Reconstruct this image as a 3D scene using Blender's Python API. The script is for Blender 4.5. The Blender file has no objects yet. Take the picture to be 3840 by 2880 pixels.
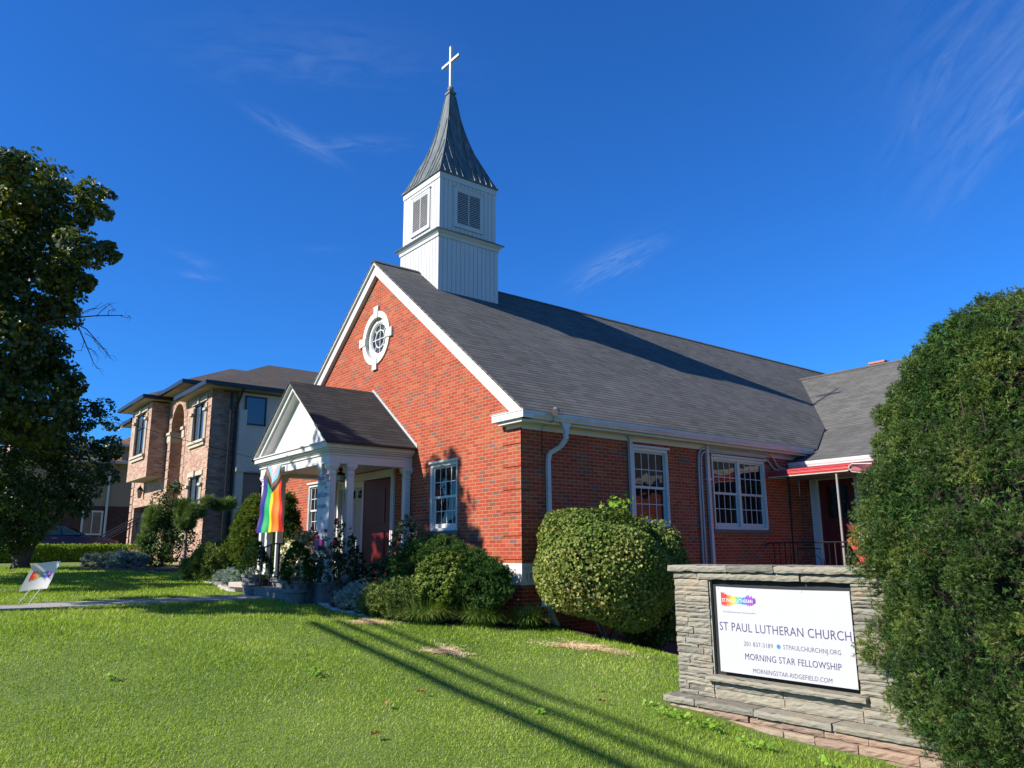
import bpy, math, numpy as np
from mathutils import Vector, Matrix
from mathutils.geometry import tessellate_polygon
RNG = np.random.default_rng(11)
scn = bpy.context.scene
COL = scn.collection
# ------------------------------------------------------------------ camera
cd = bpy.data.cameras.new('camera'); cam = bpy.data.objects.new('camera', cd); COL.objects.link(cam)
CP = (10.6344, -8.6452, -1.4996)
Rr, Ru, Rf = ((0.620957, 0.783815, -0.006818), (0.170566, -0.126626, 0.977176), (-0.765062, 0.607947, 0.212321))
cam.matrix_world = Matrix(((Rr[0], Ru[0], -Rf[0], CP[0]), (Rr[1], Ru[1], -Rf[1], CP[1]), (Rr[2], Ru[2], -Rf[2], CP[2]), (0, 0, 0, 1)))
cd.sensor_width = 36; cd.lens = 2895.04 / 3840 * 36; cd.clip_start = .1; cd.clip_end = 3000
scn.camera = cam
# ------------------------------------------------------------------ light
SUNV = Vector((.222, .801, -.556)).normalized()      # direction the light travels
ld = bpy.data.lights.new('sun', 'SUN'); ld.energy = 5.0; ld.angle = math.radians(.53); ld.color = (1, .93, .82)
sun = bpy.data.objects.new('sun', ld); COL.objects.link(sun)
sun.rotation_euler = SUNV.to_track_quat('-Z', 'Y').to_euler()
w = bpy.data.worlds.new('World'); scn.world = w; w.use_nodes = True
scn.view_settings.view_transform = 'Standard'; scn.view_settings.look = 'None'
scn.view_settings.exposure = .86; scn.view_settings.gamma = 1
NT = w.node_tree; NT.nodes.clear()
def nd(nt, t, **k):
    n = nt.nodes.new(t)
    for a, b in k.items():
        if a.startswith('i_'): n.inputs[a[2:].replace('_', ' ')].default_value = b
        else: setattr(n, a, b)
    return n
def mth(nt, op, a, b=None, c=None):
    n = nt.nodes.new('ShaderNodeMath'); n.operation = op
    for i, v in enumerate((a, b, c)):
        if v is None: continue
        if isinstance(v, (int, float)): n.inputs[i].default_value = v
        else: nt.links.new(v, n.inputs[i])
    return n.outputs[0]
sky = nd(NT, 'ShaderNodeTexSky', sky_type='NISHITA', sun_disc=False, sun_elevation=math.radians(33.8),
         sun_rotation=math.atan2(-.222, -.801), altitude=0, air_density=1.0, dust_density=.25, ozone_density=3.0)
hs = nd(NT, 'ShaderNodeHueSaturation'); hs.inputs['Saturation'].default_value = 1.0; hs.inputs['Value'].default_value = 1.0
NT.links.new(sky.outputs[0], hs.inputs['Color'])
tcw = nd(NT, 'ShaderNodeTexCoord')
cl = None
def wisp(D, ang, sa, sb, stren, nscale=6.0, seed=0.0, bend=0.0):
    """soft streak of cirrus round the direction D, its long axis turned by ang from the horizontal"""
    global cl
    D = Vector(D).normalized(); h = D.cross(Vector((0, 0, 1))).normalized(); u = h.cross(D).normalized()
    t1 = h * math.cos(ang) + u * math.sin(ang); t2 = -h * math.sin(ang) + u * math.cos(ang)
    o = []
    for v in (t1, t2, D):
        dn = nd(NT, 'ShaderNodeVectorMath', operation='DOT_PRODUCT'); NT.links.new(tcw.outputs['Generated'], dn.inputs[0]); dn.inputs[1].default_value = v; o.append(dn.outputs['Value'])
    cx = nd(NT, 'ShaderNodeCombineXYZ'); NT.links.new(mth(NT, 'MULTIPLY', o[0], nscale), cx.inputs[0]); NT.links.new(mth(NT, 'MULTIPLY', o[1], nscale * 4.5), cx.inputs[1]); cx.inputs[2].default_value = seed
    no = nd(NT, 'ShaderNodeTexNoise'); no.inputs['Scale'].default_value = 3.0; no.inputs['Detail'].default_value = 9; no.inputs['Roughness'].default_value = .62; no.inputs['Distortion'].default_value = .8
    NT.links.new(cx.outputs[0], no.inputs['Vector'])
    wob = mth(NT, 'MULTIPLY', mth(NT, 'SUBTRACT', no.outputs['Fac'], .5), sb * 2.2)
    b = mth(NT, 'ADD', mth(NT, 'ADD', o[1], wob), mth(NT, 'MULTIPLY', mth(NT, 'MULTIPLY', o[0], o[0]), -bend))
    r = mth(NT, 'ADD', mth(NT, 'POWER', mth(NT, 'ABSOLUTE', mth(NT, 'DIVIDE', o[0], sa)), 2), mth(NT, 'POWER', mth(NT, 'ABSOLUTE', mth(NT, 'DIVIDE', b, sb)), 2))
    g = mth(NT, 'EXPONENT', mth(NT, 'MULTIPLY', r, -1))
    g = mth(NT, 'MULTIPLY', g, mth(NT, 'MAXIMUM', mth(NT, 'MULTIPLY', mth(NT, 'SUBTRACT', no.outputs['Fac'], .36), 3.2), 0))
    g = mth(NT, 'MULTIPLY', mth(NT, 'MULTIPLY', g, stren), mth(NT, 'GREATER_THAN', o[2], 0))
    cl = g if cl is None else mth(NT, 'ADD', cl, g)
wisp([-.815, .322, .487], -.42, .045, .008, .5, 6, 1.0)
wisp([-.782, .383, .485], .12, .05, .008, .32, 6, 2.5)
wisp([-.6429, .6765, .3591], .42, .05, .014, .6, 8, 3.3)
wisp([-.9088, .2398, .3415], -.25, .022, .006, .25, 9, 4.1)
wisp([-.9124, .2499, .3242], -.05, .02, .004, .25, 9, 5.2)
wisp([-.2467, .8506, .4589], .75, .11, .03, .34, 5, 6.4)
wisp([-.306, .8211, .4818], .95, .08, .016, .22, 6, 7.7)
wisp([-.7611, .306, .5719], .1, .13, .035, .16, 4, 8.2)
wisp([-.20, .80, .56], .6, .14, .10, .22, 4, 9.2)
wisp([-.8518, .3744, .3664], .1, .03, .006, .12, 6, 10.2)
clm = mth(NT, 'MINIMUM', mth(NT, 'MULTIPLY', cl, .55), .6)
mx = nd(NT, 'ShaderNodeMix', data_type='RGBA'); NT.links.new(clm, mx.inputs[0]); tnt = nd(NT, 'ShaderNodeMix', data_type='RGBA', blend_type='MULTIPLY'); tnt.inputs[0].default_value = 1; NT.links.new(hs.outputs[0], tnt.inputs[6]); tnt.inputs[7].default_value = (.25, .89, 1.80, 1); NT.links.new(tnt.outputs[2], mx.inputs[6]); mx.inputs[7].default_value = (4.2, 5.6, 8.0, 1)
bg = nd(NT, 'ShaderNodeBackground'); bg.inputs['Strength'].default_value = .059
NT.links.new(mx.outputs[2], bg.inputs[0])
wo = nd(NT, 'ShaderNodeOutputWorld'); NT.links.new(bg.outputs[0], wo.inputs[0])

# ------------------------------------------------------------------ terrain
XP = [-80, -45, -30, -20, -6.6, -5, 0, 3, 6, 12, 40]; ZP = [-1.6, -1.7, -1.8, -1.97, -2.36, -2.385, -2.70, -2.98, -3.17, -3.3, -3.4]
def ss(a, b, x):
    t = np.clip((np.asarray(x, float) - a) / (b - a), 0, 1); return t * t * (3 - 2 * t)
def gz(x, y):
    x = np.asarray(x, float); y = np.asarray(y, float)
    z = np.interp(x, XP, ZP)
    z = z - ss(-1.5, .8, x) * np.clip(y + .2, 0, 6) * .19 * ss(-.2, 1.6, y)
    z = z + .018 * np.sin(x * 1.7 + y * .6) * np.sin(y * 1.3 - x * .4) + .008 * np.sin(x * 4.1 + 1) * np.sin(y * 3.7)
    return z
def G(x, y): return float(gz(x, y))

# ------------------------------------------------------------------ materials
MATS = {}
KA = .70
def sk(stops, k): return [(p, tuple(v * k for v in c)) for p, c in stops]
def newmat(name):
    m = bpy.data.materials.new(name); m.use_nodes = True; nt = m.node_tree; nt.nodes.clear()
    out = nt.nodes.new('ShaderNodeOutputMaterial'); b = nt.nodes.new('ShaderNodeBsdfPrincipled'); nt.links.new(b.outputs[0], out.inputs[0])
    MATS[name] = m
    return m, nt, b, out
def ramp(nt, fac, stops, interp='LINEAR'):
    r = nt.nodes.new('ShaderNodeValToRGB'); r.color_ramp.interpolation = interp
    while len(r.color_ramp.elements) > 1: r.color_ramp.elements.remove(r.color_ramp.elements[-1])
    r.color_ramp.elements[0].position = stops[0][0]; r.color_ramp.elements[0].color = (*stops[0][1], 1)
    for p, c in stops[1:]:
        e = r.color_ramp.elements.new(p); e.color = (*c, 1)
    nt.links.new(fac, r.inputs[0]); return r.outputs[0]
def noise(nt, vec, scale, detail=4, rough=.6):
    n = nt.nodes.new('ShaderNodeTexNoise'); n.inputs['Scale'].default_value = scale; n.inputs['Detail'].default_value = detail; n.inputs['Roughness'].default_value = rough
    if vec is not None: nt.links.new(vec, n.inputs['Vector'])
    return n.outputs['Fac']
def mixc(nt, f, a, b, mode='MIX'):
    n = nt.nodes.new('ShaderNodeMix'); n.data_type = 'RGBA'; n.blend_type = mode
    for i, v in ((0, f), (6, a), (7, b)):
        if isinstance(v, (int, float)): n.inputs[i].default_value = v
        elif isinstance(v, tuple): n.inputs[i].default_value = (*v, 1)
        else: nt.links.new(v, n.inputs[i])
    return n.outputs[2]
def bump(nt, b, h, dist, strength=1.0):
    n = nt.nodes.new('ShaderNodeBump'); n.inputs['Distance'].default_value = dist; n.inputs['Strength'].default_value = strength
    nt.links.new(h, n.inputs['Height']); nt.links.new(n.outputs[0], b.inputs['Normal'])
def simple(name, col, rough=.6, var=.12, vscale=3.0, metal=0.0, spec=.5, bmp=0.0, bscale=60.0):
    m, nt, b, o = newmat(name)
    pos = nt.nodes.new('ShaderNodeNewGeometry').outputs['Position']
    n1 = noise(nt, pos, vscale, 6, .65)
    col = tuple(c * KA for c in col); lo = tuple(c * (1 - var) for c in col); hi = tuple(min(1, c * (1 + var * .6)) for c in col)
    nt.links.new(ramp(nt, n1, [(.3, lo), (.7, hi)]), b.inputs['Base Color'])
    b.inputs['Roughness'].default_value = rough; b.inputs['Metallic'].default_value = metal
    b.inputs['Specular IOR Level'].default_value = spec
    if bmp: bump(nt, b, noise(nt, pos, bscale, 3), bmp)
    return m
def brickmat(name, stops, mortar, bw=.2127, rh=.06773, ms=.0055, dirt=.25, bmp=.004, vgrad=False):
    m, nt, b, o = newmat(name)
    uv = nt.nodes.new('ShaderNodeUVMap'); uv.uv_map = 'UVMap'
    br = nt.nodes.new('ShaderNodeTexBrick'); br.offset = .5
    nt.links.new(uv.outputs[0], br.inputs['Vector'])
    for k, v in (('Scale', 1), ('Brick Width', bw), ('Row Height', rh), ('Mortar Size', ms), ('Mortar Smooth', .25), ('Bias', 0)): br.inputs[k].default_value = v
    br.inputs['Color1'].default_value = (0, 0, 0, 1); br.inputs['Color2'].default_value = (1, 1, 1, 1); br.inputs['Mortar'].default_value = (.5, .5, .5, 1)
    c = ramp(nt, br.outputs['Color'], sk(stops, KA)); mortar = tuple(x * KA for x in mortar)
    pos = nt.nodes.new('ShaderNodeNewGeometry').outputs['Position']
    mp = nt.nodes.new('ShaderNodeMapping'); mp.inputs['Scale'].default_value = (5, 60, 1); nt.links.new(uv.outputs[0], mp.inputs[0])
    n0 = noise(nt, pos, 34, 5, .7); n1 = noise(nt, pos, 1.1, 5, .6); n2 = noise(nt, pos, 7, 4)
    c = mixc(nt, mth(nt, 'MULTIPLY', mth(nt, 'SUBTRACT', n0, .4), .7), c, mixc(nt, 1.0, c, (.42, .42, .45), 'MULTIPLY'))
    c = mixc(nt, br.outputs['Fac'], c, mixc(nt, n2, tuple(x * .72 for x in mortar), mortar))
    c = mixc(nt, mth(nt, 'MULTIPLY', mth(nt, 'MAXIMUM', mth(nt, 'SUBTRACT', n1, .45), 0), dirt * 4), c, mixc(nt, 1.0, c, (.55, .5, .5), 'MULTIPLY'))
    nt.links.new(c, b.inputs['Base Color']); b.inputs['Roughness'].default_value = .85; b.inputs['Specular IOR Level'].default_value = .25
    h = mth(nt, 'ADD', mth(nt, 'MULTIPLY', mth(nt, 'SUBTRACT', 1.0, br.outputs['Fac']), 1.0), mth(nt, 'MULTIPLY', n0, .5))
    bump(nt, b, h, bmp)
    return m
REDB = [(p_, (a_ * .90, b2_ * 1.02, c_ * 1.05)) for p_, (a_, b2_, c_) in [(0, (.40, .058, .026)), (.16, (.50, .078, .034)), (.34, (.53, .070, .030)), (.5, (.58, .090, .038)), (.66, (.45, .056, .028)), (.8, (.62, .13, .05)), (.90, (.44, .11, .05)), (.95, (.28, .10, .06)), (.985, (.26, .12, .12)), (1, (.32, .08, .05))]]
brickmat('church_brick', REDB, (.64, .46, .30), ms=.0045, dirt=.3)
PINKB = [(0, (.50, .26, .18)), (.2, (.60, .36, .26)), (.4, (.68, .47, .33)), (.55, (.48, .28, .19)), (.7, (.72, .53, .39)), (.85, (.58, .31, .22)), (1, (.36, .22, .16))]
brickmat('house_brick', PINKB, (.50, .43, .34), bw=.24, rh=.085, dirt=.3)
brickmat('dark_brick', [(0, (.10, .04, .035)), (.5, (.14, .055, .045)), (1, (.09, .04, .04))], (.12, .10, .09), bw=.24, rh=.085)
def shingle(name, stops, bw=.32, rh=.127, lw=.006, lam=.15):
    m, nt, b, o = newmat(name)
    uv = nt.nodes.new('ShaderNodeUVMap'); uv.uv_map = 'UVMap'
    br = nt.nodes.new('ShaderNodeTexBrick'); br.offset = .5; nt.links.new(uv.outputs[0], br.inputs['Vector'])
    for k, v in (('Scale', 1), ('Brick Width', bw), ('Row Height', rh), ('Mortar Size', .002), ('Mortar Smooth', .3)): br.inputs[k].default_value = v
    br.inputs['Color1'].default_value = (0, 0, 0, 1); br.inputs['Color2'].default_value = (1, 1, 1, 1); br.inputs['Mortar'].default_value = (.3, .3, .3, 1)
    sp = nt.nodes.new('ShaderNodeSeparateXYZ'); nt.links.new(uv.outputs[0], sp.inputs[0])
    fr = mth(nt, 'FRACT', mth(nt, 'DIVIDE', sp.outputs[1], rh))
    edge = mth(nt, 'LESS_THAN', fr, lw / rh)
    pos = nt.nodes.new('ShaderNodeNewGeometry').outputs['Position']
    gr = noise(nt, pos, 150, 3, .7); big = noise(nt, pos, .5, 5, .6); med = noise(nt, pos, 5, 3)
    mp = nt.nodes.new('ShaderNodeMapping'); mp.inputs['Scale'].default_value = (3.0, .25, 1); nt.links.new(uv.outputs[0], mp.inputs[0])
    stk = noise(nt, mp.outputs[0], 1.2, 6, .6)
    v = mth(nt, 'ADD', mth(nt, 'MULTIPLY', br.outputs['Color'], lam), mth(nt, 'ADD', mth(nt, 'MULTIPLY', gr, .35), mth(nt, 'ADD', mth(nt, 'MULTIPLY', big, .25), mth(nt, 'ADD', mth(nt, 'MULTIPLY', med, .12), mth(nt, 'MULTIPLY', stk, .2)))))
    c = ramp(nt, v, sk(stops, KA))
    c = mixc(nt, mth(nt, 'MAXIMUM', edge, mth(nt, 'MULTIPLY', br.outputs['Fac'], .6)), c, mixc(nt, 1.0, c, (.30, .30, .31), 'MULTIPLY'))
    nt.links.new(c, b.inputs['Base Color']); b.inputs['Roughness'].default_value = .95; b.inputs['Specular IOR Level'].default_value = .15
    h = mth(nt, 'ADD', mth(nt, 'MULTIPLY', mth(nt, 'SUBTRACT', 1.0, fr), 1.0), mth(nt, 'MULTIPLY', gr, .25))
    bump(nt, b, h, .006)
    return m
shingle('church_shingle', [(.35, (.088, .087, .080)), (.7, (.215, .21, .195))], lw=.022)
shingle('porch_shingle', [(.35, (.034, .034, .033)), (.7, (.086, .085, .082))], lam=.18, lw=.016)
shingle('house_shingle', [(.3, (.10, .075, .055)), (.55, (.19, .14, .10)), (.75, (.13, .125, .12))], bw=.28, rh=.14, lam=.5)
shingle('tan_shingle', [(.3, (.22, .13, .075)), (.55, (.36, .22, .13)), (.75, (.18, .12, .08))], bw=.35, rh=.2, lam=.5)
simple('white_paint', (.75, .745, .73), .5, .05, 2.5, bmp=.0006, bscale=30)
simple('porch_white', (.77, .765, .75), .5, .07, 5)
simple('siding_white', (.66, .67, .68), .5, .05, 2)
simple('limestone', (.80, .77, .69), .8, .12, 9, bmp=.002)
simple('engraved', (.20, .20, .19), .9, .1, 9)
simple('aluminium', (.62, .63, .64), .4, .15, 3, metal=.12)
simple('conduit_paint', (.52, .53, .55), .5, .1, 5)
simple('post_metal', (.30, .29, .27), .5)
simple('sill_slate', (.14, .155, .15), .7, .2, 20)
simple('black_iron', (.012, .012, .014), .45, .2, 9)
simple('black_trim', (.018, .020, .024), .4, .2, 2)
simple('ridge_dark', (.05, .05, .05), .9, .2, 9)
simple('red_door', (.15, .009, .011), .42, .15, 4)
simple('door_white', (.52, .54, .53), .5, .06, 4)
simple('red_awning', (.60, .045, .045), .5, .15, 3)
simple('shaded_awning', (.30, .025, .03), .5, .15, 3)  # awning red darkened in colour for the side in shade
simple('awning_rim', (.62, .60, .55), .5, .1, 5)
simple('stucco', (.88, .74, .60), .9, .06, 1.5, bmp=.002, bscale=150)
simple('cast_stone', (.62, .53, .41), .85, .1, 4, bmp=.002)
simple('beige_siding', (.40, .30, .21), .8, .08, 2)
simple('soffit_tan', (.50, .42, .33), .8, .06, 2)
simple('concrete', (.42, .40, .37), .9, .2, 2.5, bmp=.003, bscale=40)
simple('bluestone', (.20, .215, .21), .8, .25, 6, bmp=.003, bscale=30)
simple('planter_stone', (.22, .22, .21), .85, .3, 14, bmp=.006, bscale=40)
simple('planter_relief', (.13, .10, .09), .85, .3, 14)
simple('bark', (.11, .08, .06), .9, .4, 12, bmp=.012, bscale=25)
simple('twig', (.16, .12, .09), .9, .3, 12)
simple('pale_twig', (.42, .33, .25), .9, .3, 12)
simple('soil_and_core', (.035, .024, .017), .95, .4, 30)  # planter soil, also the dark cores that paint shade inside bushes
simple('stone_edge', (.55, .50, .43), .85, .2, 10, bmp=.006, bscale=25)
simple('wire_black', (.006, .006, .006), .95, spec=.0)
simple('pale_grey', (.55, .55, .53), .6)
simple('blue_car', (.008, .020, .13), .22, .1, 2, spec=.8)
simple('tyre', (.015, .015, .015), .9)
simple('chrome', (.7, .7, .7), .15, .02, 3, metal=1)
simple('amber_lens', (.55, .22, .10), .2)
simple('lamp_glass', (.45, .42, .36), .2)
simple('banner_vinyl', (.585, .59, .62), .38, .015, 3)
simple('text_indigo', (.08, .06, .17), .5)
simple('text_grey', (.13, .115, .19), .5)
simple('text_blue', (.03, .26, .72), .5)
simple('text_navy', (.03, .10, .32), .5)
simple('text_teal', (.05, .38, .34), .5)
simple('text_pink', (.55, .15, .22), .5)
simple('text_white', (.9, .9, .9), .5)
simple('magenta_print', (.42, .01, .16), .5)
simple('sign_board_black', (.01, .01, .01), .7)
simple('stake_metal', (.75, .77, .72), .4, .1, 4, metal=.3)
simple('rose_petal', (.72, .015, .05), .5, .3, 30)
simple('dark_backing', (.12, .11, .10), .9, .3, 3)  # dark sheet behind panes and slats, in place of unlit insides
simple('chimney_brick', (.58, .26, .18), .9)
# glass: dark, mirror-like, faintly wavy
def glassmat(name, tint=(.008, .009, .010), wav=.0015, rough=.02, spec=.5):
    m, nt, b, o = newmat(name); b.inputs['Base Color'].default_value = (*tint, 1); b.inputs['Roughness'].default_value = rough; b.inputs['IOR'].default_value = 1.5
    b.inputs['Specular IOR Level'].default_value = spec
    pos = nt.nodes.new('ShaderNodeNewGeometry').outputs['Position']; bump(nt, b, noise(nt, pos, 3.5, 1), wav * 3)
    return m
glassmat('dark_glass'); glassmat('house_glass', (.05, .07, .09), spec=1.0); glassmat('car_glass', (.02, .05, .05))
# stained round window glass
m, nt, b, o = newmat('leaded_glass'); pos = nt.nodes.new('ShaderNodeNewGeometry').outputs['Position']
nt.links.new(ramp(nt, noise(nt, pos, 7, 2), [(.35, (.02, .02, .05)), (.5, (.07, .11, .10)), (.6, (.02, .05, .06)), (.7, (.16, .18, .15))], 'CONSTANT'), b.inputs['Base Color']); b.inputs['Roughness'].default_value = .15
# aged copper of the spire
m, nt, b, o = newmat('patina_copper'); pos = nt.nodes.new('ShaderNodeNewGeometry').outputs['Position']
mp = nt.nodes.new('ShaderNodeMapping'); mp.inputs['Scale'].default_value = (6, 6, .7); nt.links.new(pos, mp.inputs[0])
nt.links.new(ramp(nt, noise(nt, mp.outputs[0], 1.5, 6, .7), [(.3, (.045, .060, .062)), (.5, (.10, .122, .122)), (.62, (.15, .155, .145)), (.75, (.24, .21, .18))]), b.inputs['Base Color'])
b.inputs['Roughness'].default_value = .5; b.inputs['Metallic'].default_value = .25
# stacked stone of the sign wall: a tone per stone from the 'rnd' attribute
def stonemat(name, stops, sc=14):
    m, nt, b, o = newmat(name); at = nt.nodes.new('ShaderNodeAttribute'); at.attribute_name = 'rnd'
    pos = nt.nodes.new('ShaderNodeNewGeometry').outputs['Position']
    mp = nt.nodes.new('ShaderNodeMapping'); mp.inputs['Scale'].default_value = (1, 1, 3.5); nt.links.new(pos, mp.inputs[0])
    n = noise(nt, mp.outputs[0], sc, 8, .7); n2 = noise(nt, pos, 4, 4)
    v = mth(nt, 'ADD', mth(nt, 'MULTIPLY', at.outputs['Fac'], .55), mth(nt, 'MULTIPLY', n, .45))
    c = ramp(nt, v, sk(stops, .8))
    c = mixc(nt, mth(nt, 'MULTIPLY', mth(nt, 'MAXIMUM', mth(nt, 'SUBTRACT', n2, .5), 0), 2.2), c, (.35, .26, .17))
    nt.links.new(c, b.inputs['Base Color']); b.inputs['Roughness'].default_value = .9; b.inputs['Specular IOR Level'].default_value = .2
    bump(nt, b, n, .02); return m
stonemat('grey_fieldstone', [(.2, (.17, .165, .14)), (.45, (.34, .315, .25)), (.6, (.27, .26, .215)), (.8, (.44, .385, .29))])
stonemat('red_fieldstone', [(.2, (.26, .19, .15)), (.45, (.42, .29, .21)), (.65, (.36, .28, .21)), (.85, (.50, .36, .27))])
simple('mortar', (.44, .40, .32), .95, .15, 10, bmp=.006, bscale=50)
# vegetation: colour per leaf from 'rnd', with light passing through
def leafmat(name, stops, trans=.35, rough=.5, spec=.4, patch=1.2, tcol=None):
    m, nt, b, o = newmat(name); at = nt.nodes.new('ShaderNodeAttribute'); at.attribute_name = 'rnd'
    pos = nt.nodes.new('ShaderNodeNewGeometry').outputs['Position']
    v = mth(nt, 'ADD', mth(nt, 'MULTIPLY', at.outputs['Fac'], .75), mth(nt, 'MULTIPLY', mth(nt, 'SUBTRACT', noise(nt, pos, patch, 3), .37), .9))
    c = ramp(nt, v, stops); nt.links.new(c, b.inputs['Base Color']); b.inputs['Roughness'].default_value = rough; b.inputs['Specular IOR Level'].default_value = spec
    tr = nt.nodes.new('ShaderNodeBsdfTranslucent'); nt.links.new(mixc(nt, 1.0, c, tcol or (1.5, 1.45, .5), 'MULTIPLY'), tr.inputs[0])
    mx = nt.nodes.new('ShaderNodeMixShader'); mx.inputs[0].default_value = trans; nt.links.new(b.outputs[0], mx.inputs[1]); nt.links.new(tr.outputs[0], mx.inputs[2]); nt.links.new(mx.outputs[0], o.inputs[0])
    return m
leafmat('grass_blade', [(0, (.10, .18, .012)), (.35, (.20, .32, .030)), (.65, (.31, .42, .050)), (.85, (.36, .45, .08)), (1, (.60, .56, .26))], .35, .55, .2, .8)
leafmat('maple_leaf', [(0, (.03, .05, .010)), (.5, (.07, .10, .018)), (.8, (.15, .16, .025)), (1, (.28, .20, .04))], .35, .4, .5, .6)
leafmat('linden_leaf', [(0, (.02, .045, .015)), (.6, (.04, .08, .022)), (1, (.09, .13, .03))], .35, .4, .5, .6)
leafmat('privet_leaf', [(0, (.05, .085, .016)), (.4, (.10, .15, .028)), (.7, (.17, .21, .045)), (.88, (.30, .28, .09)), (1, (.36, .27, .13))], .2, .7, .12, 1.5)
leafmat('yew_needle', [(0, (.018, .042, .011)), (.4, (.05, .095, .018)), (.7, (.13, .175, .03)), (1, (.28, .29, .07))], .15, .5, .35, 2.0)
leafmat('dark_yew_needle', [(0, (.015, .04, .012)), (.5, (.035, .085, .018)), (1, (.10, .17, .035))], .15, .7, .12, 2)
leafmat('holly_leaf', [(0, (.05, .09, .015)), (.5, (.11, .155, .025)), (.8, (.19, .22, .04)), (1, (.30, .26, .06))], .2, .7, .12, 2)
leafmat('juniper_leaf', [(0, (.05, .085, .025)), (.5, (.12, .17, .04)), (1, (.28, .31, .08))], .1, .7, .12, 2)
leafmat('blue_juniper_leaf', [(0, (.11, .16, .14)), (.5, (.24, .31, .27)), (1, (.40, .48, .42))], .1, .6, .3, 2)
leafmat('arbor_leaf', [(0, (.05, .09, .018)), (.5, (.13, .19, .03)), (1, (.26, .31, .06))], .15, .7, .12, 2)
leafmat('liriope_blade', [(0, (.04, .09, .018)), (.5, (.11, .19, .035)), (.85, (.24, .30, .08)), (1, (.45, .42, .22))], .2, .4, .5, 3)
leafmat('rose_leaf', [(0, (.02, .04, .018)), (.6, (.045, .075, .03)), (1, (.10, .13, .06))], .2, .7, .12, 2)
leafmat('varieg_leaf', [(0, (.10, .16, .05)), (.35, (.26, .28, .12)), (.6, (.60, .54, .30)), (1, (.70, .65, .42))], .2, .5, .4, 2, (1.1, 1.1, .8))
leafmat('euonymus_leaf', [(0, (.06, .09, .035)), (.5, (.14, .17, .08)), (1, (.30, .27, .16))], .2, .5, .4, 2, (1.1, 1.1, .8))
leafmat('hedge_leaf', [(0, (.07, .13, .015)), (.5, (.15, .25, .02)), (1, (.30, .38, .03))], .3, .5, .35, 1)
leafmat('golden_leaf', [(0, (.16, .11, .02)), (.5, (.30, .20, .03)), (1, (.40, .32, .06))], .2, .5, .35, 1)
leafmat('pine_needle', [(0, (.05, .10, .03)), (.5, (.11, .19, .05)), (1, (.20, .28, .08))], .2, .5, .35, 1)
leafmat('weed_leaf', [(0, (.10, .22, .02)), (.5, (.18, .34, .03)), (1, (.28, .42, .05))], .35, .4, .4, 2)
leafmat('straw_blade', [(0, (.70, .50, .26)), (.5, (.92, .74, .44)), (1, (.95, .86, .62))], .2, .6, .3, 2, (1, .9, .6))
leafmat('fallen_leaf', [(0, (.28, .12, .04)), (1, (.50, .33, .12))], .2, .6, .3, 2, (1, .8, .4))
# lawn soil below the blades
m, nt, b, o = newmat('lawn_ground'); pos = nt.nodes.new('ShaderNodeNewGeometry').outputs['Position']
nA = noise(nt, pos, .35, 5); nB = noise(nt, pos, 40, 4, .7)
c = ramp(nt, mth(nt, 'ADD', mth(nt, 'MULTIPLY', nA, .45), mth(nt, 'MULTIPLY', nB, .55)), [(.3, (.05, .075, .012)), (.5, (.11, .17, .025)), (.7, (.20, .25, .05))])
nt.links.new(c, b.inputs['Base Color']); b.inputs['Roughness'].default_value = .95; bump(nt, b, nB, .02)
m, nt, b, o = newmat('mulch'); pos = nt.nodes.new('ShaderNodeNewGeometry').outputs['Position']
nB = noise(nt, pos, 35, 5, .8)
nt.links.new(ramp(nt, nB, [(.35, (.025, .016, .012)), (.55, (.085, .05, .035)), (.72, (.22, .15, .10))]), b.inputs['Base Color']); b.inputs['Roughness'].default_value = .95; bump(nt, b, nB, .04)
# rainbow splash logo by UV x
RB = [(0, (.72, .01, .02)), (.14, (.80, .05, .02)), (.25, (.85, .22, .02)), (.35, (.80, .42, .03)), (.44, (.10, .42, .10)), (.53, (.01, .30, .30)), (.62, (.02, .16, .55)), (.72, (.03, .10, .50)), (.82, (.28, .03, .38)), (1, (.12, .03, .22))]
m, nt, b, o = newmat('rainbow_print'); uv = nt.nodes.new('ShaderNodeUVMap'); uv.uv_map = 'UVMap'
sp = nt.nodes.new('ShaderNodeSeparateXYZ'); nt.links.new(uv.outputs[0], sp.inputs[0])
mp = nt.nodes.new('ShaderNodeMapping'); mp.inputs['Scale'].default_value = (30, 3, 1); nt.links.new(uv.outputs[0], mp.inputs[0])
nn = noise(nt, mp.outputs[0], 1.5, 3)
cc = ramp(nt, mth(nt, 'ADD', sp.outputs[0], mth(nt, 'MULTIPLY', mth(nt, 'SUBTRACT', nn, .5), .16)), RB)
nt.links.new(cc, b.inputs['Base Color']); b.inputs['Roughness'].default_value = .5
# progress pride flag, hung vertically: stripes run along v, chevrons enter from the top (v = 1)
m, nt, b, o = newmat('pride_cloth'); uv = nt.nodes.new('ShaderNodeUVMap'); uv.uv_map = 'UVMap'
sp = nt.nodes.new('ShaderNodeSeparateXYZ'); nt.links.new(uv.outputs[0], sp.inputs[0])
st = ramp(nt, sp.outputs[0], [(0, (.07, .015, .22)), (.11, (.01, .05, .36)), (.17, (.01, .42, .14)), (.35, (.90, .74, .02)), (.58, (.88, .24, .01)), (.77, (.75, .02, .02))], 'CONSTANT')
dd = mth(nt, 'ADD', mth(nt, 'MULTIPLY', mth(nt, 'SUBTRACT', 1.0, sp.outputs[1]), 1.62), mth(nt, 'MULTIPLY', mth(nt, 'ABSOLUTE', mth(nt, 'SUBTRACT', sp.outputs[0], .5)), 1.0))
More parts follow.
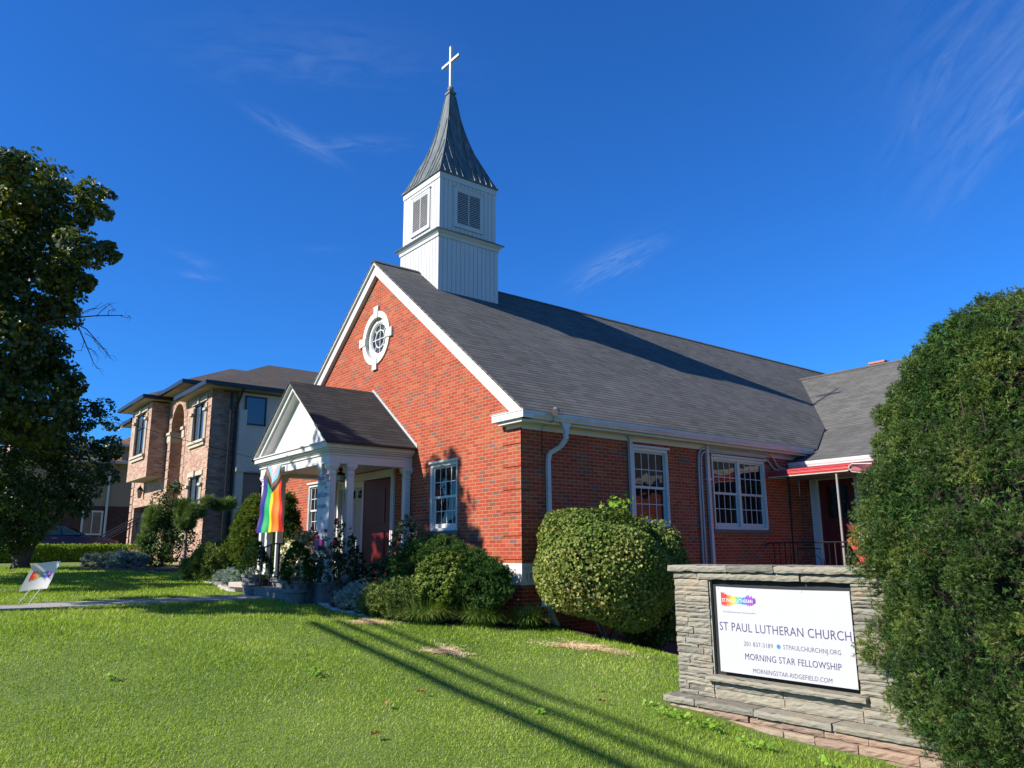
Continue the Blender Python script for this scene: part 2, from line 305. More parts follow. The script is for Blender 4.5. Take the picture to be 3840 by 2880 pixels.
# distance measured so that 0 is the middle of the top edge and grows towards the tip
ch = ramp(nt, mth(nt, 'DIVIDE', dd, .73), [(0, (.82, .82, .82)), (.26, (.80, .45, .52)), (.45, (.22, .58, .80)), (.64, (.20, .09, .04)), (.82, (.01, .01, .01))], 'CONSTANT')
cf = mixc(nt, mth(nt, 'LESS_THAN', dd, .73), st, ch)
nt.links.new(cf, b.inputs['Base Color']); b.inputs['Roughness'].default_value = .6
tr = nt.nodes.new('ShaderNodeBsdfTranslucent'); nt.links.new(cf, tr.inputs[0]); ms_ = nt.nodes.new('ShaderNodeMixShader'); ms_.inputs[0].default_value = .35
nt.links.new(b.outputs[0], ms_.inputs[1]); nt.links.new(tr.outputs[0], ms_.inputs[2]); nt.links.new(ms_.outputs[0], o.inputs[0])

# ------------------------------------------------------------------ builders
def tag(o, label=None, cat=None, group=None, kind=None):
    if label: o['label'] = label
    if cat: o['category'] = cat
    if group: o['group'] = group
    if kind: o['kind'] = kind
    return o
def empty(name, loc, label=None, cat=None, group=None):
    o = bpy.data.objects.new(name, None); o.location = loc; o.empty_display_size = .2; COL.objects.link(o)
    return tag(o, label, cat, group)
class MB:
    def __init__(s): s.v = []; s.f = []; s.m = []; s.r = []
    def add(s, vs, fs, mi=0, rnd=0.0):
        k = len(s.v); s.v.extend([tuple(map(float, p)) for p in vs]); s.f.extend([tuple(i + k for i in f) for f in fs]); s.m.extend([mi] * len(fs)); s.r.extend([rnd] * len(fs)); return s
    def box(s, x0, x1, y0, y1, z0, z1, mi=0, rnd=0.0):
        if x0 > x1: x0, x1 = x1, x0
        if y0 > y1: y0, y1 = y1, y0
        if z0 > z1: z0, z1 = z1, z0
        v = [(x, y, z) for x in (x0, x1) for y in (y0, y1) for z in (z0, z1)]
        return s.add(v, [(0, 1, 3, 2), (4, 6, 7, 5), (0, 4, 5, 1), (2, 3, 7, 6), (0, 2, 6, 4), (1, 5, 7, 3)], mi, rnd)
    def quad(s, a, b, c, d, mi=0): return s.add([a, b, c, d], [(0, 1, 2, 3)], mi)
    def obox(s, c, ax, ay, az, mi=0):
        c, ax, ay, az = map(np.array, (c, ax, ay, az)); v = [c + i * ax + j * ay + k * az for i in (-1, 1) for j in (-1, 1) for k in (-1, 1)]
        return s.add(v, [(0, 1, 3, 2), (4, 6, 7, 5), (0, 4, 5, 1), (2, 3, 7, 6), (0, 2, 6, 4), (1, 5, 7, 3)], mi)
    def beam(s, p, q, wd, ht, up=(0, 0, 1), mi=0):
        p, q = np.array(p, float), np.array(q, float); d = q - p; L = np.linalg.norm(d); d = d / L; up = np.array(up, float); sd = np.cross(d, up); sd /= np.linalg.norm(sd); u = np.cross(sd, d)
        return s.obox((p + q) / 2, d * L / 2, sd * wd / 2, u * ht / 2, mi)
    def tube(s, pts, r, n=8, mi=0, cap=True):
        P = [np.array(p, float) for p in pts]; R_ = r if hasattr(r, '__len__') else [r] * len(P); k = len(s.v); ref = np.array([.31, .17, .93])
        for i, p in enumerate(P):
            d = P[min(i + 1, len(P) - 1)] - P[max(i - 1, 0)]; d = d / (np.linalg.norm(d) + 1e-9)
            if abs(d @ ref) > .95: ref = np.array([.93, .31, .1])
            a = np.cross(d, ref); a /= np.linalg.norm(a); b_ = np.cross(d, a)
            for j in range(n):
                t = 2 * math.pi * j / n; s.v.append(tuple(p + R_[i] * (a * math.cos(t) + b_ * math.sin(t))))
        fs = [(k + i * n + j, k + i * n + (j + 1) % n, k + (i + 1) * n + (j + 1) % n, k + (i + 1) * n + j) for i in range(len(P) - 1) for j in range(n)]
        if cap: fs += [tuple(k + j for j in range(n))[::-1], tuple(k + (len(P) - 1) * n + j for j in range(n))]
        s.f.extend(fs); s.m.extend([mi] * len(fs)); s.r.extend([0.] * len(fs)); return s
    def lathe(s, prof, c, n=24, mi=0):
        k = len(s.v)
        for r, z in prof:
            for j in range(n):
                t = 2 * math.pi * j / n; s.v.append((c[0] + r * math.cos(t), c[1] + r * math.sin(t), c[2] + z))
        fs = [(k + i * n + j, k + i * n + (j + 1) % n, k + (i + 1) * n + (j + 1) % n, k + (i + 1) * n + j) for i in range(len(prof) - 1) for j in range(n)]
        s.f.extend(fs); s.m.extend([mi] * len(fs)); s.r.extend([0.] * len(fs)); return s
    def prism(s, poly, f, d, mi=0):
        """poly: list of 2-D points; f maps (a, b, depth) to 3-D; extruded from depth 0 to d"""
        n = len(poly); v = [f(a, b_, 0) for a, b_ in poly] + [f(a, b_, d) for a, b_ in poly]
        return s.add(v, [tuple(range(n)), tuple(range(2 * n - 1, n - 1, -1))] + [(i, (i + 1) % n, n + (i + 1) % n, n + i)[::-1] for i in range(n)], mi)
    def sheet(s, outer, holes, f, reveal=.1, mi=0, rmi=None):
        loops = [outer] + holes; pts = [p for l in loops for p in l]
        tr = tessellate_polygon([[Vector((a, b_, 0)) for a, b_ in l] for l in loops])
        s.add([f(a, b_, 0) for a, b_ in pts], [tuple(t) for t in tr], mi)
        for h in holes:
            n = len(h); s.add([f(a, b_, 0) for a, b_ in h] + [f(a, b_, reveal) for a, b_ in h], [(i, (i + 1) % n, n + (i + 1) % n, n + i) for i in range(n)], mi if rmi is None else rmi)
        return s
    def build(s, name, mats, parent=None, smooth=False, origin=None, bevel=0.0):
        me = bpy.data.meshes.new(name); V = np.array(s.v, float)
        if parent is None:
            if origin is None: origin = ((V[:, 0].min() + V[:, 0].max()) / 2, (V[:, 1].min() + V[:, 1].max()) / 2, V[:, 2].min())
            V = V - np.array(origin)
        me.from_pydata(V.tolist(), [], s.f); me.update()
        for mm in (mats if isinstance(mats, (list, tuple)) else [mats]): me.materials.append(MATS[mm])
        me.polygons.foreach_set('material_index', s.m)
        if smooth: me.polygons.foreach_set('use_smooth', [True] * len(me.polygons))
        at_ = me.attributes.new('rnd', 'FLOAT', 'FACE'); at_.data.foreach_set('value', s.r)
        uvl = me.uv_layers.new(name='UVMap'); uvs = np.zeros((len(me.loops), 2)); W = V + (np.array(origin) if parent is None else 0)
        for p in me.polygons:
            nx, ny, nz = p.normal
            for li in p.loop_indices:
                x, y, z = W[me.loops[li].vertex_index]
                if abs(nz) > .97: u_, v_ = x, y
                else:
                    q = math.sqrt(max(1e-6, 1 - nz * nz)); u_, v_ = (y, z / q) if abs(nx) > abs(ny) else (x, z / q)
                uvs[li] = (u_, v_)
        uvl.data.foreach_set('uv', uvs.ravel())
        o = bpy.data.objects.new(name, me); COL.objects.link(o)
        if parent is None: o.location = origin
        else: attach(o, parent)
        if bevel:
            b_ = o.modifiers.new('bevel', 'BEVEL'); b_.width = bevel; b_.segments = 2; b_.limit_method = 'ANGLE'
        return o
ROOTLOC = {}
def rootloc(p):
    l = Vector(p.location)
    while p.parent: p = p.parent; l = Vector(p.location)
    return l
def attach(o, parent):
    o.parent = parent; o.matrix_parent_inverse = Matrix.Translation(-rootloc(parent))
    if parent.parent is not None: o.matrix_parent_inverse = Matrix.Identity(4)
def FX(y0): return lambda a, z, d: (a, y0 + d, z)          # wall facing -y, depth inwards
def SX(x0): return lambda a, z, d: (x0 - d, a, z)          # wall facing +x
def fbox(b_, f, a0, a1, z0, z1, d0, d1, mi=0):
    p = f(a0, z0, d0); q = f(a1, z1, d1); b_.box(p[0], q[0], p[1], q[1], p[2], q[2], mi)
def text(body, size, mat, f, a, z, d, parent, name='lettering', sx=1.0, ext=.002, align='LEFT', spacing=1.0, rot=0.0, bold=0.0):
    """real lettering: glyph outlines turned into a mesh, laid on the surface given by f(a, z, depth)"""
    c = bpy.data.curves.new('glyphs', 'FONT'); c.body = body; c.size = size; c.align_x = align; c.space_character = spacing; c.offset = bold; c.resolution_u = 3
    t = bpy.data.objects.new('glyphs', c); COL.objects.link(t); dg = bpy.context.evaluated_depsgraph_get()
    me0 = bpy.data.meshes.new_from_object(t.evaluated_get(dg)); bpy.data.objects.remove(t); bpy.data.curves.remove(c)
    b_ = MB(); cr, sr = math.cos(rot), math.sin(rot)
    vs = [(v.co.x * sx, v.co.y) for v in me0.vertices]; vs = [(p[0] * cr - p[1] * sr, p[0] * sr + p[1] * cr) for p in vs]
    b_.add([f(a + p[0], z + p[1], d) for p in vs], [tuple(p.vertices) for p in me0.polygons]); bpy.data.meshes.remove(me0)
    return b_.build(name, mat, parent)

def npmesh(name, verts, faces, mat, rnd, parent=None, origin=(0, 0, 0), smooth=False):
    me = bpy.data.meshes.new(name); F, L = faces.shape
    me.vertices.add(len(verts)); me.vertices.foreach_set('co', np.ascontiguousarray(verts - (np.array(origin) if parent is None else 0), dtype=np.float32).ravel())
    me.loops.add(F * L); me.loops.foreach_set('vertex_index', np.ascontiguousarray(faces, dtype=np.int32).ravel())
    me.polygons.add(F); me.polygons.foreach_set('loop_start', np.arange(F, dtype=np.int32) * L)
    try: me.polygons.foreach_set('loop_total', np.full(F, L, dtype=np.int32))
    except Exception: pass
    me.update(calc_edges=True); me.materials.append(MATS[mat])
    a = me.attributes.new('rnd', 'FLOAT', 'FACE'); a.data.foreach_set('value', np.ascontiguousarray(rnd, dtype=np.float32))
    if smooth: me.polygons.foreach_set('use_smooth', [True] * F)
    o = bpy.data.objects.new(name, me); COL.objects.link(o)
    if parent is None: o.location = origin
    else: attach(o, parent)
    return o
def frames(nrm, rng):
    n = nrm / (np.linalg.norm(nrm, axis=1, keepdims=True) + 1e-9); r = rng.normal(size=n.shape); a = np.cross(n, r); a /= (np.linalg.norm(a, axis=1, keepdims=True) + 1e-9); return a, np.cross(n, a), n
def scatter(name, P, N, tv, tf, size, mat, parent=None, origin=(0, 0, 0), rng=None, rb=None):
    """copies of a small template (local z along N) merged into one foliage mesh"""
    rng = rng or RNG; P = np.asarray(P); a, b_, n = frames(np.asarray(N), rng); tv = np.array(tv, float); tf = np.array(tf, int); M = len(P)
    s = (size[0] + (size[1] - size[0]) * rng.random(M))[:, None, None]
    V = P[:, None, :] + s * (tv[None, :, 0:1] * a[:, None] + tv[None, :, 1:2] * b_[:, None] + tv[None, :, 2:3] * n[:, None])
    F = (tf[None] + (np.arange(M) * len(tv))[:, None, None]).reshape(-1, tf.shape[1])
    r = rng.random(M) if rb is None else np.clip(rb + .35 * (rng.random(M) - .5), 0, 1)
    return npmesh(name, V.reshape(-1, 3), F, mat, np.repeat(r, len(tf)), parent, origin)
LEAF = ([(0, -.5, 0), (.32, -.05, .06), (0, .5, 0), (-.32, -.05, .06)], [(0, 1, 2, 3)])
ROUND = ([(0, -.5, 0), (.36, -.28, .05), (.42, .12, .07), (0, .5, -.03), (-.42, .12, .07), (-.36, -.28, .05)], [(0, 1, 2, 3, 4, 5)])
MAPLE_T = ([(0, -.45, 0), (.22, -.30, .04), (.50, -.30, .0), (.34, -.02, .06), (.52, .22, -.04), (.20, .18, .05), (0, .55, -.03), (-.20, .18, .05), (-.52, .22, -.04), (-.34, -.02, .06), (-.50, -.30, .0), (-.22, -.30, .04)],
           [(0, 1, 2, 3), (0, 3, 4, 5), (0, 5, 6, 7), (0, 7, 8, 9), (0, 9, 10, 11)])
def sprig(nn, spread, ln, wd, rng, stem=.7):
    v = []; f = []
    for i in range(nn):
        t = i / nn * stem; az = rng.random() * 6.283; d = np.array([math.cos(az) * spread, math.sin(az) * spread, 1 - spread * .5]); d /= np.linalg.norm(d); L = ln * (.75 + .5 * rng.random())
        sd = np.cross(d, (math.sin(az * 3), math.cos(az * 2), .3)); sd /= np.linalg.norm(sd); p = np.array([0, 0, t]); k = len(v)
        v += [p - sd * wd, p + sd * wd, p + d * L]; f.append((k, k + 1, k + 2))
    return v, f
_r = np.random.default_rng(5)
YEW = sprig(16, 1.1, .45, .05, _r); FEATHER = sprig(9, .8, .6, .10, _r, .6); PINE = sprig(16, .9, 1.0, .035, _r, .4)
def lumpy(rng, n, c, rad, lump=.18, inner=.72, k=26, sharp=6.0, floor=-1.0, updir=0.0):
    D = rng.normal(size=(n, 3)); D /= np.linalg.norm(D, axis=1, keepdims=True); D = D[D[:, 2] > floor]
    K = rng.normal(size=(k, 3)); K /= np.linalg.norm(K, axis=1, keepdims=True); am = rng.uniform(-1, 1, k)
    b_ = (np.exp(sharp * (D @ K.T - 1)) * am).sum(1); r = (1 + lump * b_) * (inner + (1 - inner) * rng.random(len(D)) ** .45)
    lumpy.D = D
    P = np.array(c) + D * r[:, None] * np.array(rad); N = D / np.array(rad); N /= np.linalg.norm(N, axis=1, keepdims=True); N = N + np.array([0, 0, updir])
    return P, N, b_
def shrub(name, label, cat, c, rad, n, tmpl, size, mat, group=None, lump=.15, inner=.72, jit=.7, stems=4, base=None, seed=1, updir=.3, power=None, sharp=6., k=26, stemmat='twig', stemr=.018, clump=None):
    rng = np.random.default_rng(seed); gzb = G(c[0], c[1]) if base is None else base
    root = empty(name, (c[0], c[1], gzb), label, cat, group)
    P, N, b_ = lumpy(rng, n, c, rad, lump, inner, k, sharp, updir=updir)
    if power:                       # taper towards the top: cone-like outline
        dz_ = lumpy.D[:, 2]; t = (dz_ + 1) / 2; P[:, :2] = np.array(c[:2]) + (P[:, :2] - np.array(c[:2])) * (np.minimum(power(t) / np.sqrt(np.clip(1 - dz_ ** 2, .02, 1)), 3.0))[:, None]
    if clump is None: clump = .085 if rad[0] > .45 else .05
    if clump:                       # leaves gather in tufts; those between are coloured darker, painting shaded gaps
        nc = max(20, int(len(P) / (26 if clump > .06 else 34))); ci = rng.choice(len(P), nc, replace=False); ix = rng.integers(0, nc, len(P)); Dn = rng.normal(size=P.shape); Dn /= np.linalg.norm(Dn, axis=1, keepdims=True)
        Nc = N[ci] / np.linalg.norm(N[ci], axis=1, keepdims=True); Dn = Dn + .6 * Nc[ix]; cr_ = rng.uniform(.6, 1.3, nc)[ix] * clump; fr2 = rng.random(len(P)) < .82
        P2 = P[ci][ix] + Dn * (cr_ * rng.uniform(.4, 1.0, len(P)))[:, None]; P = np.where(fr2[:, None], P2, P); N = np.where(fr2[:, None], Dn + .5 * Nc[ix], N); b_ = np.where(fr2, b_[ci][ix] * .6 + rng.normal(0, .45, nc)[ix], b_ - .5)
    keep = P[:, 2] > gz(P[:, 0], P[:, 1]) + .01 if base is None else P[:, 2] > base; P, N, b_ = P[keep], N[keep], b_[keep]
    N = N + jit * rng.normal(size=N.shape)
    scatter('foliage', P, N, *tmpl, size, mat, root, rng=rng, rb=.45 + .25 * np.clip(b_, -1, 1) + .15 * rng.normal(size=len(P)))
    m_ = MB()
    for i in range(stems):
        a = rng.uniform(0, 6.283); e = np.array(c) + np.array([math.cos(a) * rad[0] * .55, math.sin(a) * rad[1] * .55, rad[2] * .25 * rng.uniform(-.5, 1)]); b0 = np.array([c[0] + math.cos(a) * .05, c[1] + math.sin(a) * .05, gzb - .03])
        mid = (b0 * .6 + e * .4) + np.array([0, 0, -.05]); m_.tube([b0, mid, e], [stemr, stemr * .7, stemr * .25], 6)
    if stems: m_.build('stem', stemmat, root)
    return root

# ================================================================== CHURCH
HW, RZ = 5.49, 5.52
church = empty('church', (-5.49, 9.0, -2.7), 'red brick church with grey shingle roof, white steeple and pillared porch', 'church')
EX, EZ = .285, .967                                    # eave edge of the nave roof
SL = (RZ - EZ) / (EX + HW)
def roofz(x): return RZ - SL * abs(x + HW)
# --- front gable wall with real openings
def rect(a0, a1, z0, z1): return [(a0, z0), (a1, z0), (a1, z1), (a0, z1)]
circ = [(-HW + .58 * math.cos(t), 3.568 + .58 * math.sin(t)) for t in np.linspace(0, 2 * math.pi, 40, endpoint=False)]
W1 = (-2.97, -1.99, -1.08, .31); W2 = (-9.0, -8.02, -1.08, .31); DR = (-7.25, -4.42, -2.05, .33)
f0 = FX(0.0); s0 = SX(0.0)
wb = MB().sheet([(-2 * HW, -3.6), (0, -3.6), (0, .85), (0, roofz(0) - .09), (-HW, RZ - .09), (-2 * HW, roofz(0) - .09)], [circ, rect(*W1), rect(*W2), rect(*DR)], f0, .12)
for z in np.arange(-5, 2):                              # quoin blocks standing proud of the corner
    z0, z1 = z * .4064 + .0, z * .4064 + .386
    if z1 > .80: z1 = .72
    if z0 > .7: continue
    if z == -5: z0, z1 = -2.05, -1.655
    wb.box(-.532, .020, -.021, .0, z0, z1); wb.box(0.0, .020, -.020, .43, z0, z1)
S1 = (2.89, 3.95, -1.02, .59); S2 = (5.43, 7.42, -1.05, .58); SB = (2.87, 3.82, -3.75, -3.12)
wb.sheet([(0, -4.4), (8.86, -4.4), (8.86, .85), (0, .85)], [rect(*S1), rect(*S2), rect(*SB)], s0, .12)
wb.quad((-2 * HW, 24, -3.6), (-2 * HW, 0, -3.6), (-2 * HW, 0, .85), (-2 * HW, 24, .85))
wb.box(-2 * HW + .01, -.01, 23.8, 24, -3.6, .9)
# transept walls
TY = 8.86; TD = (.50, 1.42, -2.25, .14)
wb.sheet([(0.001, -4.4), (8.5, -4.4), (8.5, .62), (0.001, .62)], [rect(.30, 1.56, -2.25, .27)], FX(TY), .10)
wb.sheet([(TY, -4.4), (23.8, -4.4), (23.8, .62), (16.33, 4.3), (TY, .62)], [], SX(8.5), .1)
wb.build('wall', 'church_brick', church)
# --- cornerstone with carved dates
cs = MB().box(-.54, .026, -.028, .2, -2.065, -1.70).box(-.1, .026, .2, .44, -2.065, -1.70).build('cornerstone', 'limestone', church, bevel=.006)
text('1959', .235, 'engraved', FX(-.0285), -.515, -1.955, -.002, cs, sx=.80, spacing=1.08)
text('FOUNDED', .088, 'engraved', SX(.0265), .035, -1.815, -.002, cs, sx=.86, spacing=1.1)
text('1926', .165, 'engraved', SX(.0265), .05, -1.975, -.002, cs, sx=.92, spacing=1.15)
# --- roofs
def slope(b_, p0, p1, y0, y1, th, mi=0, lip=True):
    """roof slab running along y, from (x, z) p0 to p1"""
    (xa, za), (xb, zb) = p0, p1
    v = [(xa, y0, za), (xb, y0, zb), (xb, y1, zb), (xa, y1, za), (xa, y0, za - th), (xb, y0, zb - th), (xb, y1, zb - th), (xa, y1, za - th)]
    b_.add(v, [(0, 1, 2, 3), (7, 6, 5, 4), (0, 4, 5, 1), (1, 5, 6, 2), (2, 6, 7, 3), (3, 7, 4, 0)], mi)
rb_ = MB(); slope(rb_, (-HW, RZ), (EX, EZ), -.16, 24.2, .05); slope(rb_, (-HW, RZ), (-2 * HW - EX, EZ), -.16, 24.2, .05)
rf = rb_.build('roof', 'church_shingle', church)
MB().beam((-HW + .05, -.17, RZ - .025), (-HW + .05, 24.2, RZ - .025), .14, .02, (.6, 0, .8)).beam((-HW - .05, -.17, RZ - .025), (-HW - .05, 24.2, RZ - .025), .14, .02, (-.6, 0, .8)).build('ridge_cap', 'church_shingle', rf)
tb = MB()                                               # transept roof: steep upper pitch, flatter kick at the eave
def slx(b_, q0, q1, x0, x1, th=.05):
    (ya, za), (yb, zb) = q0, q1
    v = [(x0, ya, za), (x1, ya, za), (x1, yb, zb), (x0, yb, zb)] ; v += [(p[0], p[1], p[2] - th) for p in v]
    b_.add(v, [(0, 3, 2, 1), (4, 5, 6, 7), (0, 1, 5, 4), (1, 2, 6, 5), (2, 3, 7, 6), (3, 0, 4, 7)])
slx(tb, (16.33, 4.46), (11.72, 1.82), -5.4, 8.9); slx(tb, (11.72, 1.82), (8.38, .585), -.6, 8.9); slx(tb, (16.33, 4.46), (20.94, 1.82), -5.4, 8.9); slx(tb, (20.94, 1.82), (24.3, .585), -.6, 8.9)
tr_ = tb.build('transept_roof', 'church_shingle', church)
MB().beam((-4.3, 16.30, 4.465), (8.9, 16.30, 4.465), .16, .03, (0, -.5, .86)).build('ridge_cap', 'church_shingle', tr_)
MB().tube([(-4.15, 16.3, 4.475), (-.80, 11.72, 1.84), (.30, 9.3, .96)], .014, 5).build('valley_flashing', 'ridge_dark', tr_)
MB().box(-1.9, -1.4, 17.0, 17.5, 3.6, 4.70).box(-1.93, -1.37, 16.97, 17.53, 4.70, 4.76).build('chimney', 'chimney_brick', church)
# --- rake boards, cornice returns, gutters
rk = MB()
for sgn in (1, -1):
    X = lambda x: -HW + sgn * x
    def rp(x, dz): return (X(x), RZ - SL * x + dz)
    poly = [rp(0, -.055), rp(5.62, -.055), rp(5.40, -.30), rp(5.28, -.36) if False else rp(5.40, -.30), rp(0, -.36)]
    poly = [rp(0, -.055), rp(5.66, -.055), rp(5.62, -.36), rp(0, -.36)]
    if sgn < 0: poly = poly[::-1]
    rk.prism(poly, lambda a, z, d: (a, -.10 + d, z), .10)
    poly2 = [rp(0, -.03), rp(5.72, -.03), rp(5.70, -.10), rp(0, -.10)]
    if sgn < 0: poly2 = poly2[::-1]
    rk.prism(poly2, lambda a, z, d: (a, -.15 + d, z), .05)
rk.build('rake_board', 'white_paint', church)
for sgn in (1, -1):
    c_ = MB(); X = lambda x: -HW + sgn * (x + HW)
    def bx(x0, x1, *a): c_.box(X(x0), X(x1), *a)
    bx(-.54, .37, -.25, -.0, .80, .915); bx(-.55, .38, -.26, -.24, .915, .94); bx(-.42, .26, -.19, 0, .74, .80); bx(-.40, .03, -.03, 0, .68, .75)
    c_.build('cornice_return', 'white_paint', church, bevel=.004)
    c_ = MB(); bx(-.62, -.1, -.24, 0, .955, .965); c_.build('return_flashing', 'aluminium', church)
g_ = MB()
f_ = lambda a, z, d: (a, -.24 + d, z)
for sgn, ye in ((1, 9.05), (-1, 24)):
    prof = [(.25, .80), (.345, .80), (.352, .83), (.372, .87), (.376, .93), (.36, .935), (.357, .88), (.335, .84), (.25, .84)]
    prof = [(-HW + sgn * (a + HW), z) for a, z in prof]
    if sgn < 0: prof = prof[::-1]
    g_.prism(prof[::-1], f_, ye + .24)
g_.build('gutter', 'aluminium', church)
MB().box(0.0, .26, 0.0, 9.05, .755, .80).box(0.0, .03, 0.0, 8.85, .66, .755).box(-2 * HW - .26, -2 * HW, 0.0, 24, .755, .80).build('soffit', 'white_paint', church)
tg = MB()
prof = [(8.44, .44), (8.36, .44), (8.352, .47), (8.335, .50), (8.33, .565), (8.345, .57), (8.355, .52), (8.36, .48), (8.44, .48)]
tg.prism([(a, z) for a, z in prof], lambda a, z, d: (.06 + d, a, z), 8.8); tg.box(.02, 8.7, 8.43, 8.86, .39, .44)
tg.build('transept_gutter', 'white_paint', church)
# --- round window
rw = MB()
cx, cz = -HW, 3.568
def ring(b_, r0, r1, y0, y1, n=56, mi=0):
    k = len(b_.v)
    for j in range(n):
        t = 2 * math.pi * j / n; c, s = math.cos(t), math.sin(t)
        for r, y in ((r0, y0), (r1, y0), (r1, y1), (r0, y1)): b_.v.append((cx + r * c, y, cz + r * s))
    fs = []
    for j in range(n):
        a = k + 4 * j; b2 = k + 4 * ((j + 1) % n)
        for q in range(4): fs.append((a + q, a + (q + 1) % 4, b2 + (q + 1) % 4, b2 + q))
    b_.f.extend(fs); b_.m.extend([mi] * len(fs)); b_.r.extend([0.] * len(fs))
ring(rw, .515, .665, -.035, .13)
for a in range(4):
    t = a * math.pi / 2; c, s = round(math.cos(t)), round(math.sin(t))
    w0, w1 = .085, .11
    pts = [(.50, -w0), (.795, -w1), (.795, w1), (.50, w0)]
    poly = [(cx + p * c - q * s, cz + p * s + q * c) for p, q in pts]
    rw.prism(poly, lambda a_, z, d: (a_, -.055 + d, z), .185)
rw = rw.build('round_window', 'limestone', church)
fr = MB(); ring(fr, .375, .515, .06, .125); ring(fr, .40, .47, .045, .07); ring(fr, .355, .385, .08, .13); ring(fr, .205, .23, .085, .12, 40)
for t in np.arange(8) * math.pi / 4:
    r0 = 0 if abs(math.sin(2 * t)) < .1 else .22
    p = (cx + r0 * math.cos(t), .10, cz + r0 * math.sin(t)); q = (cx + .37 * math.cos(t), .10, cz + .37 * math.sin(t)); fr.beam(p, q, .02, .022, (0, 1, 0))
fr.build('window_frame', 'white_paint', rw)
MB().prism([(cx + .38 * math.cos(t), cz + .38 * math.sin(t)) for t in np.linspace(0, 2 * math.pi, 40, endpoint=False)], lambda a_, z, d: (a_, .115 + d, z), .01).build('pane', 'leaded_glass', rw)
# --- sash windows
def sash(f, a0, a1, z0, z1, cols=4, rows=2, dbl=False, head=True, sill=True):
    b_ = MB(); t = .055
    fbox(b_, f, a0, a0 + t, z0, z1, .0, .12); fbox(b_, f, a1 - t, a1, z0, z1, .0, .12)
    fbox(b_, f, a0 + t, a1 - t, z1 - .10, z1, .0, .12); fbox(b_, f, a0 + t, a1 - t, z0, z0 + .05, -.015, .12)
    fbox(b_, f, a0 + .0, a0 + .02, z0 + .05, z1 - .1, -.012, -.001); fbox(b_, f, a1 - .02, a1, z0 + .05, z1 - .1, -.012, -.001)
    if head: fbox(b_, f, a0 - .04, a1 + .04, z1 - .03, z1 + .012, -.05, .0)
    units = [(a0 + t, a1 - t)] if not dbl else [(a0 + t, (a0 + a1) / 2 - .045), ((a0 + a1) / 2 + .045, a1 - t)]
    if dbl: fbox(b_, f, (a0 + a1) / 2 - .045, (a0 + a1) / 2 + .045, z0 + .05, z1 - .1, .01, .12)
    zm = (z0 + .05 + z1 - .10) / 2
    gl = MB()
    for u0, u1 in units:
        for (q0, q1, dp) in ((zm - .02, z1 - .10, .045), (z0 + .05, zm + .01, .075)):
            s_ = .035; fbox(b_, f, u0, u0 + s_, q0, q1, dp, dp + .03); fbox(b_, f, u1 - s_, u1, q0, q1, dp, dp + .03)
            fbox(b_, f, u0 + s_, u1 - s_, q1 - s_, q1, dp, dp + .03); bb = .05 if dp < .05 else .09; fbox(b_, f, u0 + s_, u1 - s_, q0, q0 + (bb if dp > .05 else .045), dp, dp + .03)
            i0, i1, j0, j1 = u0 + s_, u1 - s_, q0 + (bb if dp > .05 else .045), q1 - s_
            for c in range(1, cols): a_ = i0 + (i1 - i0) * c / cols; fbox(b_, f, a_ - .008, a_ + .008, j0, j1, dp + .006, dp + .024)
            for r in range(1, rows): z_ = j0 + (j1 - j0) * r / rows; fbox(b_, f, i0, i1, z_ - .008, z_ + .008, dp + .008, dp + .022)
            fbox(gl, f, i0 - .01, i1 + .01, j0 - .01, j1 + .01, dp + .014, dp + .018)
    o = b_.build('window', 'white_paint', church); gl.build('pane', 'dark_glass', o)
    bk = MB(); fbox(bk, f, a0 + .01, a1 - .01, z0 + .01, z1 - .01, .16, .17); bk.build('dark_backing', 'dark_backing', o)  # dark board behind the panes stands in for the unlit room
    if sill: sl = MB(); fbox(sl, f, a0 - .08, a1 + .08, z0 - .07, z0 - .002, -.05, .11); sl.build('sill', 'sill_slate', o)
    return o
sash(f0, *W1); sash(f0, *W2); sash(s0, *S1); sash(s0, *S2, dbl=True); sash(s0, *SB, cols=2, rows=1, head=False, sill=False)
# --- main entrance
d_ = MB(); fbox(d_, f0, DR[0], DR[0] + .10, -2.05, .33, -.03, .12); fbox(d_, f0, DR[1] - .12, DR[1], -2.05, .33, -.05, .12); fbox(d_, f0, DR[0] + .10, DR[1] - .12, .16, .33, -.04, .12)
fbox(d_, f0, DR[1] - .09, DR[1] - .05, -2.05, .30, -.065, -.05); fbox(d_, f0, -5.98, -5.90, -2.05, .16, .0, .12); fbox(d_, f0, DR[0] + .10, -5.98, .02, .16, .02, .12)
ent = d_.build('door_frame', 'porch_white', church)
l_ = MB(); fbox(l_, f0, -7.14, -5.99, -2.04, .02, .06, .11)
for a in (-7.02, -6.62, -6.28):
    fbox(l_, f0, a, a + .22, -1.9, -1.15, .05, .06); fbox(l_, f0, a, a + .22, -1.05, -.35, .05, .06)
wd = l_.build('door', 'door_white', ent); tag(wd, 'white panelled door leaf with three small panes')
for a in (-7.0, -6.60, -6.26): l_ = MB(); fbox(l_, f0, a, a + .18, -.22, -.04, .052, .058); l_.build('door_glass', 'dark_glass', ent)
l_ = MB(); fbox(l_, f0, -5.90, -4.56, -2.04, .14, .01, .06); fbox(l_, f0, -5.62, -4.86, -.85, -.05, -.004, .01); fbox(l_, f0, -5.62, -4.86, -1.85, -1.05, -.004, .01)
rd = l_.build('door', 'red_door', ent); tag(rd, 'dark red panelled front door leaf')
